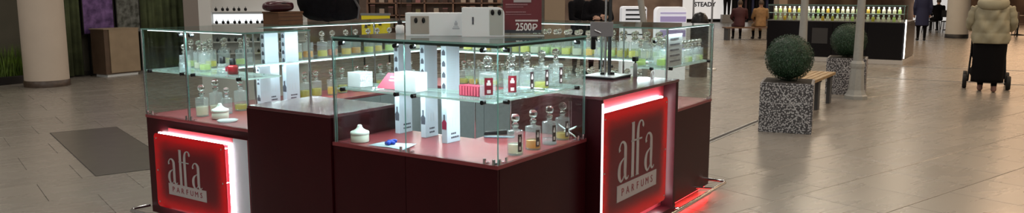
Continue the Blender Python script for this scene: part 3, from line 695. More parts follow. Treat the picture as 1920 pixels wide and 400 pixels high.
# far left side: shelf row, worktop row
kinds = ['olive', 'amber', 'olive', 'rose', 'gold', 'amber', 'olive', 'gold', 'lime', 'pale', 'lemon', 'pale', 'gold']
for i in range(13):
    b = 1.16 + 0.135*i
    bottle(2.76 + 0.02*(i % 2), b, HS, '%s perfume bottle from the left on the far left shelf, %s liquid' % (ORD[i], kinds[i]), kinds[i], 0.42, 1.0, None, None, 'row on the far left shelf')
for i in range(12):
    b = 1.18 + 0.145*i
    bottle(2.70 + 0.03*(i % 2), b, HB, '%s perfume bottle from the left on the far left worktop, %s liquid' % (ORD[i], ('olive', 'olive', 'gold')[i % 3]), ('olive', 'olive', 'gold')[i % 3], 0.50, 1.0, None, None, 'row on the far left worktop')
# back side: two rows on the shelf, one on the worktop
kb = ['lime', 'pale', 'lemon', 'olive', 'lime', 'clear', 'gold', 'pale', 'lemon', 'lime']
for i in range(19):
    bottle(0.36 + 0.105*i, 2.745, HS, '%s perfume bottle from the right in the nearer back shelf row' % ORD[i], kb[i % 10], 0.45, 1.0, None, None, 'nearer row on the back shelf')
for i in range(19):
    bottle(0.41 + 0.105*i, 2.895, HS, '%s perfume bottle from the right in the farther back shelf row' % ORD[i], kb[(i*3+4) % 10], 0.5, 1.0, None, None, 'farther row on the back shelf')
for i in range(18):
    bottle(0.52 + 0.11*i, 2.72, HB, '%s perfume bottle from the right on the back worktop of the kiosk' % ORD[i], kb[(i*7+1) % 10], 0.35, 1.0, None, None, 'row on the back worktop')
for i in range(17):
    bottle(0.57 + 0.11*i, 2.87, HB, '%s perfume bottle from the right in the far row on the back worktop' % ORD[i], kb[(i*3+2) % 10], 0.4, 1.0, None, None, 'far row on the back worktop')
for i in range(6):
    bottle(0.07, 2.50 + 0.075*i, HS, '%s perfume bottle behind the grey price sheet on the right shelf' % ORD[i], ('clear', 'pale', 'lime')[i % 3], 0.4, 0.8, None, None, 'row behind the price sheet')
for i, (a, b) in enumerate(((0.10, 2.22), (0.20, 2.30), (0.12, 2.36), (0.22, 2.44), (0.24, 2.16), (0.23, 2.60))):
    bottle(a, b, HS, 'perfume bottle clustered on the right showcase shelf, %s from its near corner' % ORD[i], ('lime', 'clear', 'lemon', 'pale', 'lime', 'lemon')[i], 0.4, 0.95, None, None, 'cluster on the right shelf')
for i, (a, b) in enumerate(((0.30, 2.25), (0.42, 2.30))):
    bottle(a, b, HB, 'clear perfume bottle on the right worktop behind the sign block, %s one' % ('nearer', 'farther')[i], 'clear', 0.4, 1.0, None, None, 'bottles on the right worktop')

# ------------------------------------------------------------------ white printed boxes standing in the cases
def text_lines(mb, fn, u0, u1, v0, v1, rows, rng, mi=0, d=0.0006, h=0.45, gapp=0.28):
    dv = (v1-v0)/rows
    for r_ in range(rows):
        u = u0; y0 = v1 - (r_+1)*dv + dv*(1-h)/2
        end = u1 - rng.uniform(0, 0.35)*(u1-u0)
        while u < end:
            wd = rng.uniform(0.10, 0.26)*(u1-u0); wd = min(wd, end-u)
            if wd > 0.02*(u1-u0): mb.add([fn(u, y0, d), fn(u+wd, y0, d), fn(u+wd, y0+dv*h, d), fn(u, y0+dv*h, d)], [(0,1,2,3)], mi)
            u += wd + gapp*0.1*(u1-u0)
def tower(a, b, wb, wa, h, label, seed, pic, z=HB):
    rng = random.Random(seed)
    t = thing('printed_box', label, 'box', K(a, b, z + 0.0003), KR, 'tall white printed boxes in the cases')
    MB().box(0, wb, 0, wa, 0, h).build('carton', M['paper'], t, bevel=0.0015)
    m = MB(); fn = lambda u, v, d: (u, -d, v)          # broad face looks along -a
    text_lines(m, fn, wb*0.16, wb*0.84, h*0.50, h*0.94, 17, rng)
    text_lines(m, fn, wb*0.12, wb*0.88, h*0.34, h*0.42, 3, rng)
    for q in range(3): m.box(wb*(0.2+0.22*q), wb*(0.30+0.22*q), -0.0006, 0, h*0.16, h*0.25)
    text_lines(m, fn, wb*0.3, wb*0.9, h*0.03, h*0.11, 2, rng, 1)
    tag(m.build('print', [M['ink'], M['inkdark']], t), kind='stuff')
    m = MB(); f2 = lambda u, v, d: (-d, wa-u, v)       # narrow face looks along -b
    for q in range(4):
        y = h*(0.55 + 0.11*q); m.prism([(wa*0.2, y), (wa*0.8, y), (wa*0.8, y+h*0.035), (wa*0.5, y+h*0.06), (wa*0.2, y+h*0.035)], f2, 0.0001, 0.0007, 0)
    y = h*0.14
    m.prism([(wa*0.1, y), (wa*0.9, y), (wa*0.95, y+h*0.07), (wa*0.7, y+h*0.095), (wa*0.3, y+h*0.095), (wa*0.05, y+h*0.07)], f2, 0.0001, 0.0007, 1)
    m.prism([(wa*0.35, y+h*0.095), (wa*0.65, y+h*0.095), (wa*0.65, y+h*0.15), (wa*0.35, y+h*0.15)], f2, 0.0001, 0.0007, 0)
    tag(m.build('picture', [M['inkdark'], pic], t), kind='stuff')
TH_ = 0.565
tower(1.000, 0.405, 0.115, 0.036, TH_, 'tall white printed box in the front case, leftmost of three', 11, M['inkdark'])
tower(0.780, 0.385, 0.115, 0.036, TH_, 'tall white printed box in the front case, middle of three', 12, M['inkdark'])
tower(0.565, 0.315, 0.120, 0.038, TH_, 'tall white printed box with a crimson bottle picture, rightmost of three in front case', 13, M['magenta'])
tower(2.700, 0.80, 0.13, 0.045, TH_, 'tall white printed box in the left case, left one of the pair', 14, M['inkdark'])
tower(2.660, 0.96, 0.13, 0.045, TH_, 'tall white printed box in the left case, right one of the pair', 15, M['inkdark'])
tower(2.62, 0.68, 0.10, 0.04, 0.30, 'short grey printed box beside the tall pair in the left case', 16, M['inkdark'])

# ------------------------------------------------------------------ small things in the cases
def obj1(name, mb, mats, label, cat, a, b, z, rz=0.0, group=None, bevel=0):
    t = thing(name, label, cat, K(a, b, z + 0.0003), KR + rz, group); return t
M['milk'] = thin_glass('milky acrylic', (0.95, 0.98, 1.0), diff=0.85, dcol=(0.93, 0.96, 0.98))
t = obj1('acrylic_block', None, None, 'small milky white display cube at the left end of the front shelf', 'display block', 1.03, 0.115, HS)
MB().box(-0.05, 0.05, -0.05, 0.05, 0, 0.086).build('cube', M['milk'], t, bevel=0.003); MB().box(-0.044, 0.044, -0.044, 0.044, 0.002, 0.010).build('base_insert', M['white'], t)
t = obj1('acrylic_block', None, None, 'larger milky white display block behind the pane joint on the front shelf', 'display block', 0.655, 0.12, HS)
MB().box(-0.05, 0.05, -0.075, 0.075, 0, 0.105).build('cube', M['milk'], t, bevel=0.003); MB().box(-0.044, 0.044, -0.07, 0.07, 0.002, 0.010).build('base_insert', M['white'], t)
t = obj1('price_card', None, None, 'crimson leaning price card between two white blocks on the front shelf', 'card', 0.80, 0.11, HS)
fn = lambda u, v, d: (0.055*(v/0.1) - d*0.9, -u, v*0.85 + d*0.3)
m = MB().prism([(-0.10, 0.002), (0.075, 0.002), (0.075, 0.1), (-0.06, 0.1)], fn, 0, 0.0016); m.build('card', M['magenta'], t)
m = MB(); rg = random.Random(5); text_lines(m, lambda u, v, d: fn(u, v, 0.0022), -0.03, 0.06, 0.045, 0.085, 2, rg, 0, 0, 0.4); tag(m.build('print', M['white'], t), kind='stuff')
MB().box(0.02, 0.085, -0.06, 0.06, 0, 0.003).build('foot', M['magenta'], t)
t = obj1('gift_box', None, None, 'crimson ribbed gift box beside the maroon labelled bottle on the front shelf', 'box', 0.262, 0.150, HS)
MB().box(-0.03, 0.03, -0.065, 0.065, 0, 0.055).build('carton', mat('dull crimson', (0.28, 0.02, 0.05), 0.5), t, bevel=0.002)
mm = mat('pale crimson rib', (0.50, 0.08, 0.12), 0.5)
for q in range(7): MB().box(-0.0325, -0.0298, -0.06+q*0.018, -0.052+q*0.018, 0.004, 0.050).build('rib', mm, t)

M['ceramic'] = mat('white ceramic', (0.78, 0.80, 0.76), 0.3); M['cream'] = mat('cream ceramic', (0.66, 0.63, 0.55), 0.35)
def jar(a, b, s, label):
    t = obj1('lidded_jar', None, None, label, 'jar', a, b, HB, 0, 'white lidded jars'); t.scale = (s, s, s)
    MB().lathe([(0.046, 0), (0.051, 0.002), (0.052, 0.006), (0.052, 0.040), (0.050, 0.043)], 24).build('body', M['cream'], t)
    MB().lathe([(0.050, 0.043), (0.0535, 0.045), (0.0535, 0.058), (0.050, 0.062), (0.036, 0.067), (0.022, 0.076), (0.014, 0.087), (0.0135, 0.093), (0.010, 0.099), (0.001, 0.100)], 24).build('lid', M['ceramic'], t)
jar(1.015, 0.085, 1.0, 'white lidded jar at the left end of the front worktop'); jar(2.395, 0.165, 1.05, 'white lidded jar in front of the bottles on the left worktop')
M['blue'] = mat('blue plastic', (0.012, 0.045, 0.42), 0.3)
t = obj1('paper_tray', None, None, 'white paper sheet under a blue clip on the front worktop', 'paper', 0.79, 0.10, HB, 0.1)
m = MB(); m.add([(-0.07,-0.13,0.001),(0.06,-0.13,0.012),(0.07,0.11,0.001),(-0.06,0.12,0.001),(-0.065,-0.02,0.005),(0.065,-0.01,0.004)], [(0,1,5,4),(4,5,2,3)], 0, True)
o = m.build('sheet', M['paper'], t); sdm = o.modifiers.new('thickness', 'SOLIDIFY'); sdm.thickness = 0.0015; sdm.offset = -1
t = obj1('hair_clip', None, None, 'blue curled clip lying on the white paper sheet', 'clip', 0.80, 0.105, HB + 0.006, 0.4)
MB().tube([(-0.03+0.006*q, 0.022*math.sin(q*0.9), 0.010+0.004*math.cos(q*1.7)) for q in range(13)], 0.010, 8).build('coil', M['blue'], t)
MB().ball((-0.034, 0, 0.012), 0.013, 10, 7).build('end_knob', M['blue'], t)
t = obj1('ribbon_bow', None, None, 'white crossed ribbon bow at the right end of the front worktop', 'ribbon', 0.10, 0.865, HB, 0.0); t.scale = (0.5, 1, 1)
for s, nm in ((1, 'strap'), (-1, 'strap')):
    m = MB(); vs = []
    for q in range(9):
        x = -0.06+0.015*q; z = 0.035 + s*(-0.06+0.015*q)*0.45 + 0.004
        vs += [(x*0.4, x - s*0.008, z-0.008), (x*0.4, x + s*0.008, z+0.008)]
    m.add(vs, [(2*q, 2*q+2, 2*q+3, 2*q+1) for q in range(8)], 0, True); o = m.build(nm, M['white'], t); sdm = o.modifiers.new('thickness', 'SOLIDIFY'); sdm.thickness = 0.006
t = obj1('stapler', None, None, 'black and grey stapler lying behind the bottles on the front worktop', 'stapler', 0.43, 0.635, HB, R(-62))
MB().box(-0.09, 0.09, -0.018, 0.018, 0, 0.012).build('base', mat('grey blue plastic', (0.16, 0.19, 0.23), 0.35), t, bevel=0.004)
MB().prism([(-0.09, 0.016), (0.085, 0.020), (0.09, 0.038), (0.04, 0.05), (-0.085, 0.034)], lambda u, v, d: (u, d, v), -0.016, 0.016).build('arm', M['black'], t, bevel=0.004)
def vial(a, b, z, label, mbody, mcap, w_, h, hc, lab=None):
    t = obj1('nail_polish' if lab is None else 'small_perfume', None, None, label, 'bottle', a, b, z, 0.3)
    MB().lathe([(w_*0.86, 0), (w_, 0.003), (w_, h*0.8), (w_*0.8, h*0.95), (w_*0.45, h)], 8).build('body', mbody, t)
    MB().lathe([(w_*0.55, h), (w_*0.55, h+hc), (w_*0.48, h+hc+0.002)], 14).build('cap', mcap, t)
    if lab: MB().box(-w_*0.5, w_*0.5, -w_-0.001, -w_*0.9, h*0.2, h*0.7).build('label', lab, t)
M['redglass'] = mat('dark red glass', (0.20, 0.008, 0.012), 0.12)
vial(2.215, 0.15, HS, 'squat dark red bottle with black cap on the left shelf', M['redglass'], M['black'], 0.036, 0.062, 0.040)
vial(2.32, 0.15, HS, 'clear square bottle with black cap left of the dark red one', M['bottle'], M['black'], 0.034, 0.066, 0.042, M['magenta'])
vial(2.79, 0.16, HS, 'tiny clear vial with dark cap left of the pane joint on the left shelf', M['bottle'], M['black'], 0.018, 0.05, 0.025, M['paper'])
t = obj1('glass_dish', None, None, 'flat clear glass dish beside the white jar on the left worktop', 'dish', 2.245, 0.11, HB)
MB().lathe([(0.03, 0), (0.06, 0.004), (0.068, 0.012), (0.065, 0.013), (0.056, 0.007), (0.001, 0.006)], 22).build('dish', M['milk'], t); MB().lathe([(0.028, -0.0002), (0.030, 0.002), (0.026, 0.002)], 18).build('foot_ring', M['milk'], t)

# ------------------------------------------------------------------ on top of the front case
def dispenser(a, b, wx, wy, h, rz, label, holes, panel, seed):
    """white box with a rounded shoulder; broad face looks along the reader's -y"""
    t = obj1('tester_box', None, None, label, 'box', a, b, HT, rz)
    out = [(-wx/2, 0), (wx/2, 0)] + [(wx/2 - 0.04 + 0.04*math.cos(R(q)), h - 0.04 + 0.04*math.sin(R(q))) for q in range(0, 91, 15)] + [(-wx/2, h)]
    MB().prism(out, lambda u, v, d: (u, d, v), -wy/2, wy/2).build('shell', M['white'], t, bevel=0.003)
    x0, x1, z0, z1 = panel
    pn = MB().box(x0, x1, -wy/2-0.003, -wy/2+0.002, z0, z1).build('inset_panel', mat('pale grey green insert', (0.45, 0.48, 0.45), 0.35) if seed else mat('beige grey insert', (0.36, 0.33, 0.29), 0.4), t, bevel=0.001)
    for hx, hz in holes:
        MB().lathe([(0.001, 0), (0.009, 0), (0.010, 0.002), (0.009, 0.005), (0.001, 0.006)], 14, sm=True).build('black_button', M['black'], pn).matrix_local = Matrix.Translation((hx, -wy/2-0.003, hz)) @ Matrix.Rotation(R(90), 4, 'X') @ Matrix.Diagonal((1, 1.6, 1, 1))
    return t, wy
t, wy = dispenser(0.668, 0.43, 0.43, 0.10, 0.130, R(-56), 'long low white tester box with beige insert on the front case top', [(-0.155, 0.088), (-0.112, 0.088)], (-0.185, -0.082, 0.012, 0.112), 0)
m = MB(); rg = random.Random(9)
m.box(0.055, 0.085, -wy/2-0.0012, -wy/2+0.001, 0.050, 0.054).box(0.061, 0.079, -wy/2-0.0012, -wy/2+0.001, 0.058, 0.076).box(0.066, 0.074, -wy/2-0.0012, -wy/2+0.001, 0.076, 0.086).box(0.05, 0.09, -wy/2-0.0012, -wy/2+0.001, 0.038, 0.046)
tag(m.build('printed_emblem', M['ink'], t), kind='stuff')
t, wy = dispenser(0.425, 0.475, 0.235, 0.10, 0.162, R(-56), 'taller white tester box with two black buttons beside the red price sign', [(0.052, 0.135), (0.090, 0.135)], (0.035, 0.11, 0.010, 0.150), 1)
MB().box(-0.06, -0.052, -wy/2-0.004, -wy/2+0.001, 0.07, 0.11).build('slot', M['inkdark'], t, bevel=0.001)

t = obj1('price_sign', None, None, 'maroon price sign reading 2500 rubles in a clear stand on the front case', 'sign', 0.300, 0.68, HT, R(-54))
W2, H2 = 0.220, 0.31
MB().box(-W2/2-0.014, W2/2+0.014, -0.004, -0.001, 0, H2).build('acrylic_front', M['glass'], t); MB().box(-W2/2-0.014, W2/2+0.014, 0.002, 0.005, 0, H2).build('acrylic_back', M['glass'], t)
MB().box(-W2/2-0.014, W2/2+0.014, -0.03, 0.05, 0, 0.004).build('foot', M['milk'], t)
MB().box(-W2/2, W2/2, -0.0009, 0.0018, 0.014, H2-0.004).build('card', M['maroon'], t)
cd = MB().box(-W2/2, W2/2, -0.00125, -0.0009, 0.014, 0.032).build('dark_band', M['inkdark'], t)
M['signwhite'] = mat('white sign print', (0.85, 0.82, 0.82), 0.6); M['signgrey'] = mat('grey sign print', (0.42, 0.38, 0.39), 0.6); M['signdim'] = mat('dim rose sign print', (0.34, 0.16, 0.18), 0.6)
y_ = -0.0052
put_text('2500', 0.060, M['signwhite'], t, (0.008, y_, 0.047), (R(90), 0, 0), 'price', width=0.090, bold=0.0012)
m = MB(); f3 = lambda u, v, d: (0.062+u, y_-d, 0.028+v)
ribbon(m, [(0, 0), (0, 0.038)], [0.006]*2, f3, 0, 0.0006); c = curve([(0, 0.036, .006), (0.014, 0.036, .006), (0.021, 0.028, .006), (0.014, 0.018, .006), (-0.006, 0.018, .005)]); ribbon(m, [(p[0], p[1]) for p in c], [p[2] for p in c], f3, 0, 0.0006)
ribbon(m, [(-0.006, 0.010), (0.012, 0.010)], [0.004]*2, f3, 0, 0.0006); m.build('ruble_mark', M['signwhite'], t)
m = MB(); rg = random.Random(21); fl2 = lambda u, v, d: (u, y_-d, v)
for (u0, u1, v, hh, mi) in ((-0.040, 0.085, 0.080, 0.010, 0), (-0.095, 0.02, 0.130, 0.007, 2), (-0.095, 0.05, 0.118, 0.004, 2), (-0.095, 0.03, 0.172, 0.008, 2), (-0.095, 0.0, 0.160, 0.004, 2)):
    u = u0
    while u < u1:
        wd = rg.uniform(0.004, 0.008); m.prism([(u, v), (u+wd, v), (u+wd, v+hh), (u, v+hh)], fl2, 0, 0.0004, mi); u += wd + 0.0016
m.prism([(-0.05, 0.188), (0.05, 0.188), (0.05, 0.203), (-0.05, 0.203)], fl2, 0, 0.0004, 1)
tag(m.build('small_print', [M['signwhite'], M['signgrey'], M['signdim']], t), kind='stuff')

t = obj1('reed_diffuser', None, None, 'small reed diffuser with black cap at the left back of the front case top', 'diffuser', 1.045, 0.475, HT)
MB().lathe([(0.024, 0), (0.026, 0.002), (0.026, 0.045), (0.015, 0.052)], 16).build('bottle', M['white'], t)
MB().lathe([(0.0145, 0.052), (0.0145, 0.078), (0.012, 0.080)], 14).build('cap', M['black'], t)
for dx, dy in ((0.03, 0.06), (-0.03, -0.05), (0.0, 0.035)): MB().cyl((0, 0, 0.078), (dx, dy, 0.26), 0.0022, n=6).build('reed', mat('dark reed', (0.045, 0.02, 0.015), 0.7), t)

# ------------------------------------------------------------------ on the far left case top: backpack, wooden crate, hat
t = obj1('backpack', None, None, 'big black backpack with grey strap lying on the far left case top', 'backpack', 2.70, 1.46, HT)
def blob(c, s, n=18, m_=12, seed=0, amp=0.05):
    mb = MB(); rg = random.Random(seed); ph = [rg.uniform(0, 6) for _ in range(6)]; vs = []
    for i in range(m_+1):
        th = math.pi*i/m_
        for j in range(n):
            f = 2*math.pi*j/n; x, y, z = math.sin(th)*math.cos(f), math.sin(th)*math.sin(f), -math.cos(th)
            x, y, z = [math.copysign(abs(v)**0.72, v) for v in (x, y, z)]
            k2 = 1 + amp*math.sin(3*f+ph[0])*math.sin(2*th+ph[1]) + amp*0.6*math.sin(5*f+ph[2]+th*3)
            vs.append((c[0]+s[0]*x*k2, c[1]+s[1]*y*k2, c[2]+s[2]*z*k2))
    mb.add(vs, [(i*n+j, i*n+(j+1) % n, (i+1)*n+(j+1) % n, (i+1)*n+j) for i in range(m_) for j in range(n)], 0, True); return mb
blob((0, 0, 0.238), (0.275, 0.16, 0.225), seed=2).build('bag_body', M['blackmat'], t)
blob((0.06, -0.12, 0.13), (0.15, 0.06, 0.11), seed=3).build('front_pocket', M['blackmat'], t)
MB().tube([(0.17, -0.15, 0.03), (0.16, -0.185, 0.12), (0.10, -0.17, 0.22), (0.03, -0.13, 0.32)], 0.010, 8).build('strap', mat('grey webbing', (0.11, 0.105, 0.11), 0.8), t)
MB().tube([(-0.05, 0, 0.40), (-0.04, 0, 0.45), (0.04, 0, 0.45), (0.05, 0, 0.40)], 0.009, 8).build('handle', M['blackmat'], t)
t = obj1('wooden_crate', None, None, 'small brown wooden box left of the black backpack', 'box', 2.74, 1.02, HT)
M['brownwood'] = mat('brown stained wood', (0.115, 0.048, 0.018), 0.5, var=0.2, scale=8)
MB().box(-0.12, 0.12, -0.09, 0.09, 0, 0.085).build('body', M['brownwood'], t, bevel=0.003)
for q in (0.03, 0.058): MB().box(-0.121, 0.121, -0.092, -0.0895, q, q+0.003).build('groove', M['edge'], t)
MB().box(-0.124, 0.124, -0.094, 0.094, 0.085, 0.098).build('lid', M['brownwood'], t, bevel=0.002)
t = obj1('handbag', None, None, 'dark wine red clutch bag on top of the brown wooden box', 'bag', 2.74, 0.98, HT + 0.099)
blob((0, 0, 0.04), (0.13, 0.07, 0.042), seed=6, amp=0.03).build('bag_body', mat('wine leather', (0.045, 0.006, 0.012), 0.3), t)
MB().tube([(-0.10, -0.04, 0.055), (0.0, -0.068, 0.066), (0.10, -0.04, 0.055)], 0.004, 6).build('zip', M['black'], t)

# ------------------------------------------------------------------ on the sign block: payment stand, pump bottle, cable ring
t = obj1('terminal_stand', None, None, 'steel terminal stand with grey plate and twin poles on the sign block', 'stand', 0.37, 1.885, ZS)
MB().box(-0.14, 0.14, -0.125, 0.125, 0.012, 0.020).build('base_plate', M['steel'], t, bevel=0.002); MB().box(-0.136, 0.136, -0.121, 0.121, 0, 0.012).build('base_rubber', M['black'], t)
def facing(mb, ang=-KR + R(4)):
    c, s = math.cos(ang), math.sin(ang); mb.v = [(x*c - y*s, x*s + y*c, z) for x, y, z in mb.v]; return mb
facing(MB().cyl((-0.014, 0.0, 0.02), (-0.014, 0.0, 0.95), 0.0085, n=12)).build('pole', M['chrome'], t); facing(MB().cyl((0.016, -0.004, 0.02), (0.016, -0.004, 0.95), 0.0125, n=14)).build('pole', mat('dark steel tube', (0.10, 0.105, 0.11), 0.3, 0.9), t)
for x in (-0.034, 0.040): facing(MB().lathe([(0.014, 0), (0.014, 0.01), (0.009, 0.016)], 12, (x, 0.0, 0.02))).build('foot_nut', M['black'], t)
facing(MB().box(-0.128, 0.034, -0.028, -0.018, 0.290, 0.392)).build('mount_plate', mat('grey painted plate', (0.27, 0.28, 0.30), 0.4, 0.1), t, bevel=0.003)
facing(MB().box(-0.122, -0.090, -0.042, -0.008, 0.200, 0.290)).build('scanner_grip', M['black'], t, bevel=0.006)
facing(MB().cyl((-0.10, -0.03, 0.335), (-0.055, -0.034, 0.315), 0.006, n=8)).build('screw_lever', M['steel'], t)
t = obj1('pump_bottle', None, None, 'slim grey bottle with wide black pump head right of the terminal stand', 'bottle', 0.215, 2.02, ZS)
MB().lathe([(0.014, 0), (0.016, 0.002), (0.016, 0.095), (0.010, 0.100)], 14).build('body', mat('grey green frosted', (0.22, 0.25, 0.24), 0.4), t)
MB().box(-0.03, 0.022, -0.014, 0.014, 0.112, 0.145).build('pump_head', M['black'], t, bevel=0.004); MB().cyl((0, 0, 0.099), (0, 0, 0.113), 0.006, n=10).build('pump_neck', M['black'], t)
t = obj1('cable_ring', None, None, 'small white ring lying near the right edge of the sign block', 'ring', 0.085, 2.03, ZS)
MB().tube([(0.022*math.cos(R(q)), 0.004, 0.026 + 0.022*math.sin(R(q))) for q in range(-60, 271, 15)], 0.004, 6).build('ring', M['white'], t); MB().box(-0.012, 0.012, -0.008, 0.016, 0, 0.004).build('foot', M['white'], t)

# price sheet taped inside the right case
t = obj1('price_sheet', None, None, 'grey price sheet with rows of print inside the right glass case', 'sheet', 0.030, 2.15, HS, 0)
MB().box(0, 0.27, 0, 0.002, 0.0, 0.235).build('sheet', mat('grey paper', (0.42, 0.43, 0.44), 0.7), t)
m = MB(); rg = random.Random(31)
for q in range(5): text_lines(m, lambda u, v, d: (u, -d, v), 0.045, 0.24, 0.03+q*0.04, 0.05+q*0.04, 1, rg, 0, 0.0006, 0.6, 0.12)
tag(m.build('print', M['inkdark'], t), kind='stuff')
MB().box(0.0, 0.27, 0.0022, 0.03, 0, 0.002).build('foot', M['milk'], t)
# ------------------------------------------------------------------ distance helpers: a point of the hall at depth y, from its bearing
def AT(px, py, Y):
    v = (200 - py)/1478.6; z = 1.6 + Y*(v*cp - sp)/(cp + v*sp); d = Y*cp - (z-1.6)*sp
    return Vector(((px-960)*d/1478.6, Y, z))
# ------------------------------------------------------------------ planters with clipped balls, bench, lamp posts
def speckle():
    m, n, l, p = nt('speckled leaf print'); tc = n.new('ShaderNodeTexCoord'); v = n.new('ShaderNodeTexVoronoi'); v.inputs['Scale'].default_value = 50
    l.new(tc.outputs['Object'], v.inputs['Vector']); cr = n.new('ShaderNodeValToRGB'); cr.color_ramp.elements[0].position = 0.40; cr.color_ramp.elements[1].position = 0.50
    cr.color_ramp.elements[0].color = (0.42, 0.41, 0.42, 1); cr.color_ramp.elements[1].color = (0.050, 0.046, 0.050, 1)
    l.new(v.outputs['Distance'], cr.inputs['Fac']); l.new(cr.outputs[0], p.inputs['Base Color']); p.inputs['Roughness'].default_value = 0.5; return m
M['speckle'] = speckle(); M['vein'] = mat('pale vein print', (0.46, 0.45, 0.46), 0.5); M['soil'] = mat('dark soil', (0.02, 0.015, 0.01), 0.9)
PS = 0.29; PH = 0.575
me_pbody = MB().box(-PS, PS, -PS, PS, 0, PH).mesh('box', M['speckle'])
me_ptop = MB().box(-PS+0.03, PS-0.03, -PS+0.03, PS-0.03, PH, PH+0.004).mesh('soil', M['soil'])
def vein_mesh(pts):
    m = MB(); c = curve([(x, z, w_) for x, z, w_ in pts]); ribbon(m, [(p[0], p[1]) for p in c], [p[2] for p in c], lambda u, v, d: (u, -PS-d, v), 0.0002, 0.0012); return m.mesh('vein', M['vein'])
VE = [vein_mesh(q) for q in ([(-0.10, 0.56, .007), (-0.02, 0.44, .009), (0.07, 0.34, .010), (0.15, 0.22, .008), (0.27, 0.10, .006)], [(-0.28, 0.37, .006), (-0.12, 0.34, .007), (0.07, 0.34, .008)],
                               [(-0.20, 0.03, .005), (0.0, 0.10, .006), (0.15, 0.22, .007)], [(0.07, 0.34, .006), (0.18, 0.36, .006), (0.28, 0.33, .005)])]
rg = random.Random(12)
mb = MB().ball((0, 0, 0), 0.245, 28, 18)
N = 5200
for i in range(N):
    z = 1 - 2*(i+0.5)/N; r_ = math.sqrt(1-z*z); f = i*2.399963; nrm = Vector((r_*math.cos(f), r_*math.sin(f), z))
    c = nrm*rg.uniform(0.250, 0.277); tg = nrm.orthogonal().normalized(); tg.rotate(Matrix.Rotation(rg.uniform(0, 6.28), 3, nrm))
    up = (nrm*rg.uniform(0.2, 1.0) + tg).normalized(); sd = up.cross(nrm).normalized()
    L, wd = rg.uniform(0.010, 0.017), rg.uniform(0.004, 0.007)
    mb.add([c - up*L*0.5, c + sd*wd, c + up*L, c - sd*wd], [(0, 1, 2, 3)])
M['box'] = mat('boxwood leaf', (0.016, 0.048, 0.022), 0.5, var=0.5, scale=24)
me_ball = mb.mesh('foliage', M['box'])
me_stem = MB().cyl((0, 0, -0.30), (0, 0, -0.2), 0.02, n=10).mesh('stem', M['soil'])
def planter(x, y, rz, l1, l2):
    t = thing('planter_box', l1, 'planter', (x, y, 0), rz, 'speckled planters')
    o = place(me_pbody, 'box', t); b = o.modifiers.new('bevel', 'BEVEL'); b.width = 0.004; b.segments = 2
    place(me_ptop, 'soil', t)
    for v in VE: place(v, 'vein', t)
    t = thing('topiary_ball', l2, 'topiary', (x, y, PH + 0.27), 0.3, 'clipped boxwood balls')
    tag(place(me_ball, 'foliage', t), kind='stuff'); place(me_stem, 'stem', t)
planter(3.24, 9.20, -R(22), 'speckled grey planter box nearer to the kiosk', 'dark green clipped ball on the nearer speckled planter')
planter(5.38, 12.62, -R(26), 'speckled grey planter box behind the tapered lamp post', 'dark green clipped ball on the farther planter behind the lamp post')
M['slat'] = mat('yellow pine slat', (0.34, 0.22, 0.10), 0.45, var=0.18, scale=12); M['concrete'] = mat('dark grey metal leg', (0.060, 0.060, 0.064), 0.45)
bd = (Vector((5.52, 12.62)) - Vector((3.24, 9.20))).normalized(); brz = math.atan2(bd.y, bd.x)
bn = thing('bench', 'wooden slatted bench with dark legs between the two speckled planters', 'bench', (3.51, 9.97, 0), R(90) - R(33))
BL = 1.95
for q in range(5): MB().box(0, BL, -0.20+q*0.082, -0.128+q*0.082, 0.41, 0.45).build('slat', M['slat'], bn, bevel=0.004)
for x in (0.30, 1.05, 1.82):
    for y in (-0.17, 0.13): MB().box(x-0.06, x+0.06, y, y+0.05, 0, 0.39).build('leg', M['concrete'], bn, bevel=0.003)
    MB().box(x-0.025, x+0.025, -0.19, 0.20, 0.385, 0.41).build('crossbar', M['concrete'], bn)
M['post'] = mat('pale grey post paint', (0.34, 0.34, 0.32), 0.45, var=0.05)
def lamp_post(x, y, label):
    t = thing('lamp_post', label, 'lamp post', (x, y, 0), 0.2, 'pale tapered lamp posts')
    MB().lathe([(0.165, 0), (0.165, 0.05), (0.145, 0.07), (0.125, 0.12), (0.118, 0.14)], 8, sm=False).build('foot', M['post'], t)
    MB().lathe([(0.118, 0.14), (0.095, 0.46), (0.105, 0.50), (0.105, 0.54), (0.078, 0.58)], 8, sm=False).build('base', M['post'], t)
    MB().lathe([(0.070, 0.58), (0.058, 1.2), (0.052, 2.9)], 16).build('shaft', M['post'], t)
    MB().lathe([(0.052, 2.9), (0.11, 2.95), (0.16, 3.25), (0.06, 3.32), (0.02, 3.4)], 12).build('lantern', M['white'], t)
lamp_post(5.23, 11.90, 'pale tapered lamp post standing in front of the farther planter')
lamp_post(4.62, 12.55, 'pale tapered lamp post rising behind the nearer green ball')

# ------------------------------------------------------------------ second kiosk with bottles
ke = AT(1690, 122, 17.55); kd = Vector((-math.cos(TH), math.sin(TH))); krz = math.atan2(-kd.y, -kd.x)
k2 = thing('island_counter', 'black island counter with white plinth behind the planters', 'counter', (ke.x, ke.y, 0), krz)
M['gloss'] = mat('black gloss laminate', (0.006, 0.005, 0.006), 0.25, spec=0.18); M['plinthw'] = mat('white plinth', (0.50, 0.48, 0.46), 0.5)
CL, CD = 3.0, 1.7
for q in range(4): MB().box(-CL + CL*q/4 + 0.003, -CL + CL*(q+1)/4 - 0.003, 0.0, 0.02, 0.10, 0.93).build('front_panel', M['gloss'], k2, bevel=0.002)
MB().box(-CL, 0.0, 0.02, CD, 0.10, 0.93).build('carcass', M['gloss'], k2); MB().box(-CL-0.03, 0.03, -0.03, CD+0.03, 0, 0.10).build('plinth', M['plinthw'], k2, bevel=0.004)
MB().box(-CL-0.01, 0.01, -0.01, CD+0.01, 0.93, 0.95).build('worktop', mat('grey worktop', (0.12, 0.11, 0.11), 0.3), k2)
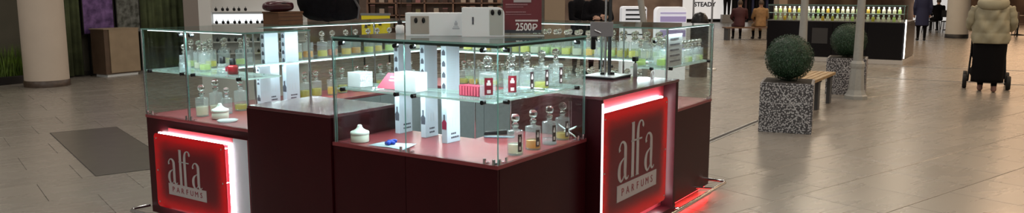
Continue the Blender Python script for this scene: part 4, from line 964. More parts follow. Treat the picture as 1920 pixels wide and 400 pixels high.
MB().box(0.003, 0.02, 0.05, CD-0.05, 0.14, 0.90).build('end_panel', M['gloss'], k2); MB().box(-1.95, -1.60, -0.006, 0.0, 0.42, 0.78).build('emblem_frame', mat('dark emblem', (0.03, 0.028, 0.028), 0.4), k2)
M['wlight'] = emis('white light bar', (1.0, 0.96, 0.90), 7.0)
MB().box(0.022, 0.04, 0.02, 0.07, 0.14, 1.0).build('light_bar', M['wlight'], k2)
gk = thing('glass_showcase', 'long glass showcase full of bottles on the black island counter', 'showcase', (ke.x, ke.y, 0.95), krz)
for q in range(3): MB().box(-CL + CL*q/3 + 0.002, -CL + CL*(q+1)/3 - 0.002, 0.01, 0.018, 0, 0.36, 0, 1).build('pane', [M['glass'], M['gedge']], gk)
MB().box(-0.018, -0.010, 0.02, 0.5, 0, 0.36, 0, 1).build('pane', [M['glass'], M['gedge']], gk); MB().box(-CL, 0, 0.005, 0.5, 0.36, 0.37, 0, 1).build('top_plate', [M['glass'], M['gedge']], gk)
MB().box(-CL+0.01, -0.02, 0.03, 0.40, 0.170, 0.178, 0, 1).build('shelf', [M['shelf'], M['sedge']], gk)
MB().box(-CL, 0, 0.02, 0.03, 0.352, 0.358).build('led_strip', M['led'], gk); MB().box(-CL, 0, 0.004, 0.010, 0.335, 0.360).build('top_profile', M['profile'], gk)
lp = Vector((ke.x, ke.y)) + kd*1.5 + Vector((kd.y, -kd.x))*0.06
area_light('island_led', (lp.x, lp.y, 1.30), (0, 0, krz), 2.9, 0.02, 13, (0.95, 0.98, 0.92))
bm2 = MB().lathe([(0.033, 0), (0.036, 0.003), (0.036, 0.095), (0.013, 0.101), (0.013, 0.112)], 10)
me_sb = {c: bm2.mesh('body', LIQ[c]) for c in ('lime', 'gold', 'pale', 'olive', 'rose')}
me_ss = MB().lathe([(0.014, 0.108), (0.018, 0.118), (0.023, 0.130), (0.018, 0.144), (0.001, 0.150)], 8).mesh('stopper', M['milk'])
def small_bottle(loc, kind, label, grp):
    t = thing('perfume_bottle', label, 'bottle', loc, random.uniform(0, 6), grp); place(me_sb[kind], 'body', t); place(me_ss, 'stopper', t)
kk = ['lime', 'pale', 'pale', 'pale', 'olive', 'pale', 'gold', 'pale']
for row, (z, dy, lab) in enumerate(((0.178, 0.12, 'bottle on the upper shelf of the far island counter'), (0.0, 0.12, 'bottle on the worktop of the far island counter'))):
    for i in range(26):
        q = Vector((ke.x, ke.y)) + kd*(0.12 + 0.109*i) + Vector((-kd.y, kd.x))*(-dy)
        small_bottle((q.x, q.y, 0.951 + z), kk[(i*5 + row*3) % 8], '%s %s%s' % (ORD[i], lab, '' if i > 19 else ', counted from its right'), lab.replace('bottle', 'bottles'))

# ------------------------------------------------------------------ people
def remeshed(prims, voxel):
    mb = MB()
    for pr in prims:
        if pr[0] == 'cap':
            _, p0, p1, r0, r1 = pr; p0, p1 = Vector(p0), Vector(p1)
            mb.cyl(p0, p1, r0, r1, 14); mb.ball(p0, r0, 14, 10); mb.ball(p1, r1, 14, 10)
        elif pr[0] == 'ell': _, c, r, sx, sy, sz = pr; o = len(mb.v); mb.ball((0,0,0), r, 20, 14); mb.v[o:] = [(c[0]+x*sx, c[1]+y*sy, c[2]+z*sz) for x, y, z in mb.v[o:]]
        elif pr[0] == 'loft':
            secs = pr[1]; n = 24; vs = []
            for (cx, cy, z, rx, ry) in secs:
                for j in range(n): t = 2*math.pi*j/n; vs.append((cx + rx*math.cos(t), cy + ry*math.sin(t), z))
            mb.add(vs, [(i*n+j, i*n+(j+1) % n, (i+1)*n+(j+1) % n, (i+1)*n+j) for i in range(len(secs)-1) for j in range(n)] + [tuple(range(n))[::-1], tuple(range((len(secs)-1)*n, len(secs)*n))])
    me = mb.mesh('body', M['black']); o = bpy.data.objects.new('tmp', me); sc.collection.objects.link(o)
    r = o.modifiers.new('r', 'REMESH'); r.mode = 'VOXEL'; r.voxel_size = voxel; r.use_smooth_shade = True
    s = o.modifiers.new('s', 'SMOOTH'); s.factor = 0.5; s.iterations = 3
    out = bpy.data.meshes.new_from_object(o.evaluated_get(bpy.context.evaluated_depsgraph_get())); bpy.data.objects.remove(o); return out
M['skin'] = mat('skin', (0.42, 0.24, 0.17), 0.55); M['hair'] = mat('brown hair', (0.05, 0.028, 0.016), 0.6, var=0.3, scale=60)
def hand_prims(w_, d, side):
    """palm and five fingers from wrist w_ along d, thumb on the inner side"""
    w_, d = Vector(w_), Vector(d).normalized(); s = d.cross(Vector((0, 0, 1)))
    s = Vector((1, 0, 0)) if s.length < 0.2 else s.normalized(); n_ = s.cross(d); out = [('cap', w_, w_ + d*0.06, 0.028, 0.036)]
    for q, L in ((-1.5, 0.055), (-0.5, 0.068), (0.5, 0.072), (1.5, 0.062)):
        b = w_ + d*0.085 + s*(q*0.020); out.append(('cap', b, b + d*L*0.55 - n_*0.006, 0.0095, 0.009)); out.append(('cap', b + d*L*0.55 - n_*0.006, b + d*L*0.9 - n_*0.024, 0.009, 0.008))
    t0 = w_ + d*0.03 - s*0.030*side; out.append(('cap', t0, t0 + d*0.045 - s*0.03*side, 0.011, 0.009)); return out
def person(label, loc, rz, mats, zone, arms, legs=None, torso=None, head_y=0.0, voxel=0.022, name='person', hair=True, seat=0.0):
    """faces -y; arms: (shoulder, elbow, wrist) pairs; legs: (hip, knee, ankle, toe) pairs"""
    t = thing(name, label, 'person', loc, rz)
    torso = torso or [(0, 0.01, 0.78, 0.165, 0.12), (0, 0.01, 0.92, 0.185, 0.13), (0, 0, 1.08, 0.165, 0.115), (0, 0, 1.26, 0.195, 0.13), (0, 0.01, 1.40, 0.20, 0.11), (0, 0.01, 1.46, 0.12, 0.08)]
    legs = legs or [((s*0.09, 0, 0.86), (s*0.10, -0.02, 0.48), (s*0.10, 0.02, 0.09), (s*0.11, -0.15, 0.04)) for s in (-1, 1)]
    hz = torso[-1][2] + 0.145; hy = torso[-1][1] + head_y
    P = [('loft', torso), ('cap', (0, torso[-1][1], torso[-1][2]-0.03), (0, hy, hz-0.07), 0.058, 0.055), ('ell', (0, hy-0.005, hz), 0.1, 0.78, 0.98, 1.18), ('cap', (0, hy-0.095, hz-0.005), (0, hy-0.108, hz-0.028), 0.010, 0.014), ('ell', (0, hy-0.075, hz-0.075), 0.035, 1, 0.9, 0.8)]
    for s in (-1, 1): P.append(('ell', (s*0.079, hy+0.005, hz-0.01), 0.024, 0.5, 0.8, 1.25))
    for h, k_, a, toe in legs: P += [('cap', h, k_, 0.094, 0.066), ('cap', k_, a, 0.064, 0.043), ('cap', (a[0], a[1]+0.02, 0.045 + max(0, a[2]-0.09)), toe, 0.043, 0.040)]
    for i, (s_, e, w_) in enumerate(arms): P += [('cap', s_, e, 0.068, 0.055), ('cap', e, w_, 0.054, 0.038)] + hand_prims(w_, Vector(w_) - Vector(e), 1 if i else -1)
    me = remeshed(P, voxel)
    for m in mats: me.materials.append(m)
    me.materials.clear()
    for m in mats: me.materials.append(m)
    wr = [Vector(a[2]) + (Vector(a[2])-Vector(a[1])).normalized()*0.07 for a in arms]
    for p in me.polygons:
        c = p.center; p.use_smooth = True
        if any((c-q).length < 0.085 for q in wr): p.material_index = 3
        elif c.z > torso[-1][2] + 0.02: p.material_index = 3
        else: p.material_index = zone(c)
    place(me, 'body', t)
    if hair:
        m = MB(); n, k_ = 20, 9; vs = []
        for i in range(k_+1):
            th = R(8 + 100*i/k_)
            for j in range(n):
                f = 2*math.pi*j/n; cut = 0.62 if math.sin(f) < -0.45 else 1.0
                tt = th*cut; vs.append((0.086*math.sin(tt)*math.cos(f), hy + 0.004 + 0.108*math.sin(tt)*math.sin(f), hz + 0.005 + 0.126*math.cos(tt)))
        m.add(vs, [(i*n+j, i*n+(j+1) % n, (i+1)*n+(j+1) % n, (i+1)*n+j) for i in range(k_) for j in range(n)] + [tuple(range(n))], 0, True)
        o = m.build('hair', M['hair'], t); sd = o.modifiers.new('thickness', 'SOLIDIFY'); sd.thickness = 0.02; sd.offset = 1
    return t
def rot2(v, a): return (v[0]*math.cos(a)-v[1]*math.sin(a), v[0]*math.sin(a)+v[1]*math.cos(a))

# the person with the stroller, walking away from the kiosk
M['beigecoat'] = mat('beige quilted nylon', (0.33, 0.30, 0.205), 0.65, var=0.10, scale=7, bump=0.4); M['pants'] = mat('black wool', (0.006, 0.0055, 0.006), 0.95, spec=0.1); M['shoe'] = mat('dusty pink shoe', (0.24, 0.12, 0.095), 0.6)
pp = Vector((7.72, 12.75)); az = R(30); prz = math.pi - az      # faces away
wk = [((-0.09, 0, 0.86), (-0.10, -0.06, 0.47), (-0.10, 0.03, 0.085), (-0.11, -0.13, 0.04)), ((0.09, 0, 0.86), (0.095, -0.12, 0.48), (0.09, -0.10, 0.085), (0.095, -0.26, 0.04))]
am = [((-0.21, 0.0, 1.34), (-0.28, -0.05, 1.10), (-0.24, -0.36, 1.02)), ((0.21, 0.0, 1.34), (0.28, -0.05, 1.10), (0.24, -0.36, 1.02))]
t = person('person in a beige quilted hooded jacket walking away behind a black stroller', (pp.x, pp.y, 0), prz, [M['shoe'], M['pants'], M['beigecoat'], M['skin']],
           lambda c: 0 if c.z < 0.10 else (1 if c.z < 0.86 else 2), am, wk, voxel=0.016)
sec = []
def puff(z):
    rows = [(0.80, 0.96), (0.96, 1.16), (1.16, 1.36)]
    for a, b in rows:
        if a <= z <= b: return 0.015*math.sin(math.pi*(z-a)/(b-a))**0.6
    return 0.0
N, Z = 44, 34; vs = []; rgj = random.Random(4)
for i in range(Z+1):
    z = 0.79 + 0.64*i/Z
    rx = 0.252 if z < 1.1 else 0.252 - 0.035*(z-1.1)/0.33
    ry = 0.185 - 0.02*max(0, (z-1.2))/0.2
    if z > 1.34: q = (z-1.34)/0.09; rx *= 1 - 0.42*q*q; ry *= 1 - 0.30*q*q
    for j in range(N):
        f = 2*math.pi*j/N; x, y = math.cos(f), math.sin(f)
        d = puff(z) + 0.012*math.sin(5*f + 14*z) + 0.008*math.sin(9*f - 22*z + 1.0)
        if z > 0.98 and z < 1.3: d -= 0.030*math.exp(-((abs(x*rx) - (z-1.0)*0.42)/0.03)**2)
        vs.append(((rx+d)*x, (ry+d)*y, z))
m = MB().add(vs, [(i*N+j, i*N+(j+1) % N, (i+1)*N+(j+1) % N, (i+1)*N+j) for i in range(Z) for j in range(N)], 0, True)
o = m.build('jacket', M['beigecoat'], t); sd = o.modifiers.new('thickness', 'SOLIDIFY'); sd.thickness = 0.012
for s in (-1, 1):
    pts = [(s*0.22, 0, 1.36), (s*0.262, -0.01, 1.26), (s*0.292, -0.03, 1.12), (s*0.295, -0.12, 1.045), (s*0.26, -0.29, 1.02)]
    c = []
    for i in range(len(pts)-1):
        for q in range(4): c.append(tuple(pts[i][w_] + (pts[i+1][w_]-pts[i][w_])*q/4 for w_ in range(3)))
    c.append(pts[-1]); MB().tube(c, [0.084 + 0.006*math.sin(i*1.9) - 0.0018*i for i in range(len(c))], 14).build('sleeve', M['beigecoat'], t)
m = MB(); N2 = 26; vs = []
for i in range(9):
    q = R(-70 + 200*i/8)
    for j in range(N2):
        f = 2*math.pi*j/N2; rr = 0.150 + 0.075*math.cos(q); back = 0.5 + 0.5*math.sin(f)
        vs.append((rr*math.cos(f), 0.02 + (rr*0.86)*math.sin(f) + 0.02*back, 1.455 + 0.085*math.sin(q) - 0.050*back))
m.add(vs, [(i*N2+j, i*N2+(j+1) % N2, (i+1)*N2+(j+1) % N2, (i+1)*N2+j) for i in range(8) for j in range(N2)], 0, True)
o = m.build('hood', M['beigecoat'], t); sd = o.modifiers.new('thickness', 'SOLIDIFY'); sd.thickness = 0.015
m = MB(); vs = []
for i in range(12):
    z = 0.84 - 0.68*i/11; rx = 0.225 - 0.005*(i/11) ; ry = 0.155 + 0.03*(i/11)
    for j in range(30): f = 2*math.pi*j/30; d = 0.012*math.sin(8*f)*(i/11); vs.append(((rx+d)*math.cos(f), -0.02*(i/11) + (ry+d)*math.sin(f), z))
m.add(vs, [(i*30+j, i*30+(j+1) % 30, (i+1)*30+(j+1) % 30, (i+1)*30+j) for i in range(11) for j in range(30)], 0, True)
o = m.build('skirt', M['pants'], t); sd = o.modifiers.new('thickness', 'SOLIDIFY'); sd.thickness = 0.006

sv = Vector((math.sin(az), math.cos(az)))
sp_ = pp + sv*0.75
t = thing('stroller', 'black stroller pushed by the person in the beige jacket', 'stroller', (sp_.x, sp_.y, 0), prz)
M['strollercloth'] = mat('black stroller fabric', (0.006, 0.006, 0.007), 0.9, spec=0.1); M['rubber'] = mat('black tyre', (0.010, 0.010, 0.010), 0.7)
wm = MB().lathe([(0.075, -0.032), (0.108, -0.032), (0.116, -0.016), (0.116, 0.016), (0.108, 0.032), (0.075, 0.032)], 24); 
for s in (-1, 1):
    for y in (0.32, -0.42):
        o = wm.build('wheel', M['rubber'], t); o.rotation_euler = (0, R(90), 0); o.location = (s*0.315, y, 0.117)
        o2 = MB().lathe([(0.001, -0.018), (0.072, -0.014), (0.075, 0.0), (0.072, 0.014), (0.001, 0.018)], 16).build('hub', M['steel'], o)
    MB().tube([(s*0.27, 0.32, 0.117), (s*0.25, 0.05, 0.55), (s*0.25, 0.38, 1.0)], 0.014, 8).build('side_tube', M['black'], t)
    MB().tube([(s*0.27, -0.42, 0.117), (s*0.25, -0.05, 0.58), (s*0.25, 0.1, 0.75)], 0.014, 8).build('side_tube', M['black'], t)
MB().tube([(-0.27, 0.32, 0.117), (0.27, 0.32, 0.117)], 0.010, 8).build('axle', M['steel'], t)
MB().tube([(-0.25, 0.37, 0.99), (-0.20, 0.40, 1.02), (0.20, 0.40, 1.02), (0.25, 0.37, 0.99)], 0.016, 8).build('handle', M['rubber'], t)
blob((0, -0.08, 0.62), (0.25, 0.30, 0.22), seed=8, amp=0.02).build('seat', M['strollercloth'], t)
blob((0, -0.02, 0.86), (0.26, 0.28, 0.20), seed=9, amp=0.02).build('canopy', M['strollercloth'], t)
blob((0, 0.02, 0.27), (0.25, 0.30, 0.13), seed=10, amp=0.03).build('basket', M['strollercloth'], t)

# two shoppers in black behind the right case
BK = [M['black'], M['pants'], M['blackmat'], M['skin']]
std = lambda c: 0 if c.z < 0.10 else (1 if c.z < 0.84 else 2)
q = AT(1086, 30, 15.5)
person('person in a black jacket leaning over a counter behind the back shelf', (q.x, 15.5, 0), R(35), BK, std, [((-0.2, 0, 1.38), (-0.26, -0.08, 1.10), (-0.10, -0.26, 1.02)), ((0.2, 0, 1.38), (0.26, -0.1, 1.12), (0.12, -0.28, 1.0))])
q = AT(1119, 30, 15.0)
person('person in black with folded arms beside the terminal stand', (q.x, 15.0, 0), R(10), BK, std, [((-0.2, 0, 1.38), (-0.27, -0.06, 1.12), (0.04, -0.17, 1.16)), ((0.2, 0, 1.38), (0.27, -0.06, 1.12), (-0.02, -0.2, 1.12))])
M['navy'] = mat('navy coat', (0.010, 0.014, 0.055), 0.8)
q = AT(1727, 66, 26.5)
person('person in a long navy coat walking beyond the island counter', (q.x, 26.5, 0), R(160), [M['black'], M['pants'], M['navy'], M['skin']], lambda c: 0 if c.z < 0.1 else (1 if c.z < 0.52 else 2), [((-0.2, 0, 1.38), (-0.25, 0.02, 1.1), (-0.23, -0.08, 0.86)), ((0.2, 0, 1.38), (0.25, 0.02, 1.1), (0.23, -0.1, 0.86))],
       torso=[(0, 0.01, 0.50, 0.22, 0.16), (0, 0.01, 0.80, 0.20, 0.14), (0, 0, 1.08, 0.18, 0.125), (0, 0, 1.26, 0.20, 0.13), (0, 0.01, 1.40, 0.20, 0.11), (0, 0.01, 1.46, 0.12, 0.08)])
# seated figures: cafe guest, two on the far bench
def sitter(label, x, y, rz, mats, z=0.46, hem=0.30):
    tor = [(0, 0.02, z, 0.19, 0.16), (0, 0.02, z+0.14, 0.185, 0.14), (0, 0.01, z+0.30, 0.175, 0.12), (0, 0.0, z+0.46, 0.20, 0.13), (0, 0.0, z+0.58, 0.195, 0.11), (0, 0.0, z+0.64, 0.11, 0.08)]
    lg = [((s*0.10, 0, z+0.06), (s*0.12, -0.40, z+0.04), (s*0.12, -0.36, 0.09), (s*0.13, -0.52, 0.04)) for s in (-1, 1)]
    ar = [((s*0.2, 0, z+0.56), (s*0.26, -0.08, z+0.30), (s*0.14, -0.30, z+0.20)) for s in (-1, 1)]
    return person(label, (x, y, 0), rz, mats, lambda c: 0 if c.z < 0.10 else (1 if c.z < hem else 2), ar, lg, tor, voxel=0.024)
q = AT(1757, 50, 33)
sitter('person in black seated at a cafe table right of the navy coat', q.x, 33, R(170), BK)
M['tan'] = mat('tan coat', (0.26, 0.15, 0.065), 0.8, var=0.2, scale=12); M['winecoat'] = mat('dark wine cloth', (0.045, 0.006, 0.010), 0.7)
bq = AT(1403, 76, 27.0)
fb = thing('bench', 'low brown bench at the far end of the hall with two people sitting', 'bench', (bq.x, 27.0, 0), R(4))
M['brownb'] = mat('brown bench board', (0.16, 0.095, 0.065), 0.5)
for q_ in range(4): MB().box(-0.86, 0.86, -0.21+q_*0.11, -0.115+q_*0.11, 0.40, 0.44).build('slat', M['brownb'], fb)
for x in (-0.75, 0.75): MB().box(x-0.04, x+0.04, -0.2, 0.2, 0, 0.40).build('leg', M['concrete'], fb)
sitter('person in a tan coat sitting on the far bench', bq.x + 0.42, 27.1, R(180), [M['black'], M['pants'], M['tan'], M['skin']], 0.45)
sitter('person in dark clothes sitting on the far bench left of the tan coat', bq.x - 0.30, 27.1, R(176), [M['black'], M['pants'], M['winecoat'], M['skin']], 0.45)

# cafe tables and chairs far right
def cafe_table(x, y, label):
    t = thing('cafe_table', label, 'table', (x, y, 0)); MB().lathe([(0.40, 0.72), (0.40, 0.75)], 20).build('top', M['brownb'], t); MB().cyl((0, 0, 0.02), (0, 0, 0.72), 0.035).build('stem', M['black'], t); MB().lathe([(0.26, 0), (0.26, 0.02), (0.05, 0.05)], 18).build('foot', M['black'], t)
def cafe_chair(x, y, rz, label, grp, m_):
    t = thing('cafe_chair', label, 'chair', (x, y, 0), rz, grp); MB().box(-0.21, 0.21, -0.21, 0.21, 0.43, 0.47).build('seat', m_, t, bevel=0.01); MB().box(-0.20, 0.20, 0.18, 0.21, 0.62, 0.90).build('backrest', m_, t, bevel=0.01)
    for sx in (-1, 1):
        for sy in (-1, 1): MB().cyl((sx*0.18, sy*0.18, 0.43), (sx*0.21, sy*0.21, 0), 0.014, n=8).build('leg', M['black'], t)
        MB().cyl((sx*0.18, 0.19, 0.45), (sx*0.18, 0.20, 0.65), 0.012, n=8).build('back_post', M['black'], t)
for i, (px, Y, rz) in enumerate(((1744, 32, 0.4), (1776, 32, 2.4), (1748, 35, 3.3))): q = AT(px, 55, Y); cafe_chair(q.x, Y, rz, ['black cafe chair just right of the navy coat', 'black cafe chair beside the pale grey column', 'black cafe chair behind the seated cafe guest'][i], 'cafe chairs', M['black'])
q = AT(1768, 55, 34.5); cafe_table(q.x, 34, 'round cafe table beside the pale grey column')
q = AT(1908, 50, 30); cafe_table(q.x, 30, 'round cafe table at the right edge behind the beige jacket')
for i, (px, Y, rz) in enumerate(((1893, 31, 0.5), (1918, 29, 1.2))): q = AT(px, 55, Y); cafe_chair(q.x, Y, rz, ['dark brown cafe chair right behind the beige jacket', 'dark brown cafe chair at the right picture edge'][i], 'brown cafe chairs', M['brownb'])

# ------------------------------------------------------------------ left background: pillar, bright rack, white display
M['pillar'] = mat('grey beige pillar', (0.28, 0.245, 0.225), 0.6)
q = AT(363, 60, 17.0)
t = thing('square_pillar', 'grey beige square pillar left of the white display cabinet', 'pillar', (q.x, 17.0, 0), R(22)); MB().box(-0.18, 0.18, -0.18, 0.18, 0.1, 5.4).build('shaft', M['pillar'], t, bevel=0.01); MB().box(-0.20, 0.20, -0.20, 0.20, 0, 0.1).build('base', M['colbase'], t)
q = AT(331, 60, 18.5)
t = thing('product_rack', 'dark rack of colourful packages left of the square pillar', 'rack', (q.x, 18.5, 0), R(20))
M['plum'] = mat('plum panel', (0.05, 0.035, 0.09), 0.5)
MB().box(-0.24, 0.24, 0.10, 0.13, 0, 2.1).build('back_board', M['plum'], t)
for s in (-1, 1): MB().box(s*0.24-0.012, s*0.24+0.012, -0.12, 0.13, 0, 2.1).build('upright', M['black'], t)
for i in range(7): MB().box(-0.228, 0.228, -0.12, 0.10, 0.15+0.24*i, 0.165+0.24*i).build('shelf', M['plum'], t)
cols = [('yellow', (0.70, 0.62, 0.05)), ('white', (0.75, 0.74, 0.78)), ('purple', (0.12, 0.06, 0.22)), ('black', (0.012, 0.012, 0.014)), ('red', (0.40, 0.02, 0.03)), ('lilac', (0.42, 0.38, 0.56))]
CM = [(n_, mat(n_ + ' package', c, 0.4)) for n_, c in cols]; rr = random.Random(77); c_, s_ = math.cos(R(20)), math.sin(R(20))
for i in range(7):
    for j in range(3):
        nme, mm = CM[rr.randrange(6)] if i != 4 else CM[0 if j < 2 else 1]
        lx, ly = -0.15+0.15*j, -0.02
        b = thing('package', '%s package on the %s lowest level of the colourful rack, %s' % (nme, ORD[i], ('left', 'middle', 'right')[j]), 'package', (q.x + lx*c_ - ly*s_, 18.5 + lx*s_ + ly*c_, 0.1653+0.24*i), R(20), 'packages on the colourful rack')
        h = rr.uniform(0.11, 0.19); MB().box(-0.06, 0.06, -0.05, 0.05, 0, h).build('carton', mm, b, bevel=0.004); MB().box(-0.045, 0.045, -0.0515, -0.05, h*0.3, h*0.7).build('front_label', CM[(rr.randrange(6))][1], b)
Yd = 11.2; q = AT(478, 60, Yd)
t = thing('display_cabinet', 'white lit display cabinet with rows of small black items behind the left case', 'cabinet', (q.x, Yd, 0), R(14))
M['dispwhite'] = mat('white display panel', (0.62, 0.62, 0.61), 0.5); M['niche'] = emis('lit niche', (0.95, 0.99, 1.0), 1.1)
MB().box(-0.72, 0.72, 0.05, 0.40, 0, 2.0).build('carcass', M['dispwhite'], t); MB().box(-0.72, -0.56, -0.12, 0.05, 0, 2.0).build('side_wing', M['dispwhite'], t, bevel=0.004)
ledz = [0.62, 0.78, 0.94, 1.06, 1.185, 1.36, 1.44, 1.56]
MB().box(-0.55, 0.40, 0.042, 0.05, 1.175, 1.30).build('lit_panel', M['niche'], t)
for z in (0.60, 0.76, 0.92, 1.04, 1.165, 1.345): MB().box(-0.55, 0.70, -0.10, 0.05, z-0.012, z).build('shelf', M['dispwhite'], t)
tm_ = blob((0, 0, 0.022), (0.020, 0.015, 0.022), 10, 7, seed=5, amp=0.05); me_t1 = tm_.mesh('bead', M['black']); me_t2 = MB().cyl((0, 0, 0.040), (0, 0, 0.062), 0.004, n=6).mesh('loop', M['black'])
cs, sn = math.cos(R(14)), math.sin(R(14))
for i, z in enumerate((0.60, 0.76, 0.92, 1.04, 1.165, 1.345)):
    for j in range(12 if i < 5 else 6):
        lx = -0.50 + 0.076*j + (0.012 if j % 2 else 0); ly = -0.05
        if lx > 0.42: continue
        b = thing('trinket', '%s small black trinket from the left on the %s lowest shelf of the white display' % (ORD[j], ORD[i]), 'trinket', (q.x + lx*cs - ly*sn, Yd + lx*sn + ly*cs, z + 0.0003), R(14), 'trinkets on display shelf %d' % (i+1))
        place(me_t1, 'bead', b); place(me_t2, 'loop', b)

# behind the middle: yellow price board, shop shelving, beige pillar
Yb = 10.5; q = AT(705, 60, Yb)
t = thing('price_board', 'bright yellow price board with dark pattern behind the far left case', 'board', (q.x, Yb, 0), R(-4))
M['yellow'] = mat('bright yellow board', (0.88, 0.74, 0.02), 0.5); za = AT(705, 29, Yb).z; zb = AT(705, 66, Yb).z
MB().box(-0.19, 0.19, -0.01, 0.01, zb, za).build('board', M['yellow'], t); MB().box(-0.20, 0.20, -0.016, 0.016, za, za+0.03).build('top_rail', M['grey_lam'], t)
for x in (-0.17, 0.17): MB().cyl((x, 0.02, 0), (x, 0.02, zb+0.02), 0.012, n=8).build('leg', M['black'], t)
MB().box(-0.2, 0.2, -0.15, 0.15, 0, 0.02).build('foot', M['black'], t)
for x, z in ((-0.09, 0.13), (-0.02, 0.115), (0.06, 0.135), (-0.13, 0.10)): MB().lathe([(0.001, 0), (0.022, 0), (0.012, 0.035), (0.004, 0.05)], 8, (x, -0.0125, zb+z)).build('dark_motif', M['inkdark'], t)
q = AT(1040, 20, 19.0)
t = thing('square_pillar', 'beige pillar right of the maroon price sign behind the kiosk', 'pillar', (q.x, 19.0, 0), R(-3)); MB().box(-0.24, 0.24, -0.24, 0.24, 0.1, 5.4).build('shaft', mat('tan pillar', (0.32, 0.24, 0.165), 0.6), t, bevel=0.01); MB().box(-0.26, 0.26, -0.26, 0.26, 0, 0.1).build('base', M['colbase'], t)
Ys = 21.0; xs0, xs1 = AT(690, 10, Ys).x, AT(1010, 10, Ys).x
t = thing('shop_shelving', 'long brown wooden shop shelving far behind the white tester boxes', 'shelving', ((xs0+xs1)/2, Ys, 0)); hw = (xs1-xs0)/2
M['rosewood'] = mat('rose brown wood', (0.24, 0.135, 0.09), 0.5, var=0.2, scale=3)
MB().box(-hw, hw, 0.3, 0.33, 0, 2.4).build('back_board', mat('pinkish beige board', (0.40, 0.29, 0.235), 0.6), t)
for z in (0.35, 0.70, 1.02, 1.34, 1.75): MB().box(-hw, hw, -0.12, 0.3, z-0.025, z).build('shelf', M['rosewood'], t)
for i in range(7): x = -hw + 2*hw*i/6; MB().box(x-0.02, x+0.02, -0.12, 0.3, 0, 2.4).build('upright', M['rosewood'], t)
rr = random.Random(5)
SC = [mat('shop box %d' % i, c, 0.5) for i, c in enumerate(((0.42, 0.24, 0.16), (0.10, 0.05, 0.035), (0.55, 0.45, 0.36), (0.45, 0.20, 0.20), (0.02, 0.02, 0.02), (0.30, 0.27, 0.12)))]
names = ['brick brown', 'dark brown', 'cream', 'rose', 'black', 'olive']
for i, z in enumerate((0.70, 1.02, 1.34)):
    for j in range(18):
        x = -hw + 0.13 + (2*hw-0.2)*j/18; ci = rr.randrange(6); h = rr.uniform(0.12, 0.26)
        if abs(((x+hw) % (2*hw/6))) < 0.10 or abs(((x+hw) % (2*hw/6)) - 2*hw/6) < 0.10: continue
        b = thing('shop_box', '%s box on the %s shelf of the far shop shelving, %s place' % (names[ci], ('lower', 'middle', 'upper')[i], ORD[j]), 'box', ((xs0+xs1)/2 + x, Ys, z + 0.0003), 0, 'boxes on the far shop shelving')
        MB().box(-0.065, 0.065, -0.06, 0.06, 0, h).build('carton', SC[ci], b, bevel=0.004); MB().box(-0.067, 0.067, -0.062, 0.062, h, h+0.02).build('lid', SC[(ci+2) % 6], b)

q = AT(1461, 60, 21.5)
t = thing('square_pillar', 'slim tan pillar at the left end of the black island counter', 'pillar', (q.x, 21.5, 0), R(15)); MB().box(-0.13, 0.13, -0.13, 0.13, 0.1, 5.4).build('shaft', mat('tan slim pillar', (0.26, 0.20, 0.15), 0.6), t, bevel=0.01); MB().box(-0.15, 0.15, -0.15, 0.15, 0, 0.1).build('base', M['colbase'], t)
# right background: white striped stand, white bubble stand, black dome, far wall lettering, trousers
Yw = 14.5
def stand(px0, px1, ptop, label, m1, m2, stripes, rnd):
    a, b = AT(px0, ptop, Yw), AT(px1, ptop, Yw); wd = (b.x-a.x); h = a.z
    t = thing('display_stand', label, 'stand', ((a.x+b.x)/2, Yw, 0), 0)
    out = [(-wd/2, 0), (wd/2, 0)] + [(wd/2-rnd+rnd*math.cos(R(q)), h-rnd+rnd*math.sin(R(q))) for q in range(0, 91, 15)] + [(-wd/2+rnd-rnd*math.sin(R(q)), h-rnd+rnd*math.cos(R(q))) for q in range(0, 91, 15)]
    MB().prism(out, lambda u, v, d: (u, d, v), -0.02, 0.30).build('shell', m1, t, bevel=0.01)
    for z, hh in stripes: MB().box(-wd/2+0.07, wd/2-0.02, -0.045, -0.019, h-z-hh, h-z).build('shelf_stripe', m2, t)
    return t
M['bright'] = mat('glowing white acrylic', (0.75, 0.76, 0.78), 0.4, emit=(0.95, 0.96, 1.0), es=0.35)  # weak emission added so the stands look lit
stand(1166, 1213, 12, 'white rounded stand with black shelf stripes right of the terminal stand', M['bright'], M['black'], [(0.05, 0.025), (0.135, 0.03), (0.215, 0.03), (0.29, 0.02), (0.38, 0.02), (0.5, 0.02)], 0.05)
t = stand(1231, 1288, 13, 'white and lilac rounded stand right of the striped stand', M['bright'], mat('lilac print with added glow', (0.42, 0.36, 0.66), 0.5, emit=(0.6, 0.5, 0.95), es=0.15), [(0.10, 0.02), (0.17, 0.10), (0.42, 0.12), (0.66, 0.12)], 0.09)  # lilac stripes carry a faint added glow too
q = AT(1312, 45, Yw + 0.6)
t = thing('black_dome', 'black domed bin beside the lilac stand in front of the white far wall', 'bin', (q.x, Yw + 0.6, 0)); MB().lathe([(0.17, 0), (0.17, 0.95)], 22).build('drum', M['black'], t); MB().lathe([(0.17, 0.95), (0.165, 1.05), (0.14, 1.14), (0.09, 1.21), (0.001, 1.235)], 22).build('dome', M['black'], t)
q = AT(1198, 20, 13.2)
t = thing('leaning_pole', 'thick pale grey slanted pole in front of the white striped stand', 'pole', (q.x + 0.12, 13.2, 0)); MB().tube([(0.0, 0, 0.0), (0.0, 0, 0.9), (-0.14, 0, 1.75), (-0.20, 0, 2.4)], 0.052, 12).build('shaft', M['post'], t); MB().lathe([(0.14, 0), (0.14, 0.03), (0.07, 0.06)], 16).build('foot', M['post'], t)
for px, lab in ((1335, 'thin grey signpost pole in front of the white far wall'), (1300, 'thin white arched pole beside the lilac stand')):
    q = AT(px, 30, 16.5); t = thing('signpost', lab, 'pole', (q.x, 16.5, 0)); MB().cyl((0, 0, 0.03), (0, 0, 2.3), 0.020, n=10).build('shaft', M['steel'], t); MB().lathe([(0.13, 0), (0.13, 0.02), (0.03, 0.04)], 16).build('foot', M['steel'], t)
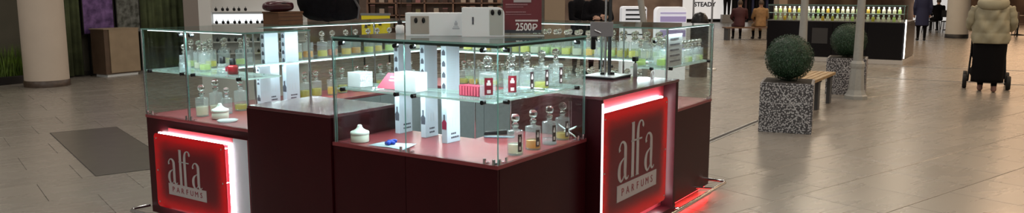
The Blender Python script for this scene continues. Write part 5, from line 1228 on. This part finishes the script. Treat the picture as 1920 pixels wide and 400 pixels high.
q0, q1 = AT(1301, 8, 43.8), AT(1342, 8, 43.8)
t = thing('wall_lettering', 'dark wall lettering reading STEADY on the white far wall', 'lettering', ((q0.x+q1.x)/2, 43.80, 0))
put_text('STEADY', 0.34, M['inkdark'], t, (0, 0, AT(1320, 8.5, 43.8).z), (R(90), 0, 0), width=q1.x-q0.x, bold=0.010, ext=0.01)
q = AT(1363, 15, 43.0)
t = thing('mannequin_legs', 'black trousers on a display stand before the white far wall', 'trousers', (q.x, 43.0, 0))
for s in (-1, 1): MB().lathe([(0.06, 0.42), (0.075, 0.8), (0.105, 1.15), (0.11, 1.25)], 14, (s*0.105, 0, 0)).build('trouser_leg', M['black'], t)
MB().lathe([(0.20, 1.22), (0.19, 1.40), (0.16, 1.50)], 18).build('waist', M['black'], t); MB().box(-0.28, 0.28, -0.2, 0.2, 0, 0.42).build('pedestal', M['plinthw'], t)
# wide dark opening with hanging clothes right of the white wall
m = thing('clothes_rail', 'rail of dark hanging clothes behind the far bench', 'clothes rail', (AT(1412, 30, 36).x, 36, 0))
MB().cyl((-1.0, 0, 1.6), (1.0, 0, 1.6), 0.02).build('bar', M['steel'], m)
for s in (-1, 1): MB().cyl((s*0.98, 0, 0), (s*0.98, 0, 1.6), 0.02).build('post', M['steel'], m); MB().box(s*0.98-0.03, s*0.98+0.03, -0.25, 0.25, 0, 0.03).build('foot', M['steel'], m)
CG = [M['blackmat'], M['navy'], M['pants'], mat('dark plum cloth', (0.03, 0.012, 0.02), 0.8)]; gn = ['black', 'navy', 'charcoal', 'plum']
for i in range(12):
    x = -0.88 + 0.16*i
    b = thing('garment', '%s garment hanging %s from the left on the far rail' % (gn[i % 4], ORD[i]), 'garment', (AT(1412, 30, 36).x + x, 36, 0.35), 0, 'garments on the far rail')
    MB().prism([(-0.24, 0), (0.24, 0), (0.2, 0.85), (0.23, 1.02), (0.06, 1.16), (-0.06, 1.16), (-0.23, 1.02), (-0.2, 0.85)], lambda u, v, d: (d, u, v), -0.05, 0.05).build('cloth', CG[i % 4], b, bevel=0.015); MB().tube([(0, 0, 1.14), (0, 0.0, 1.235), (0, 0.018, 1.255)], 0.006, 6).build('hook', M['steel'], b)
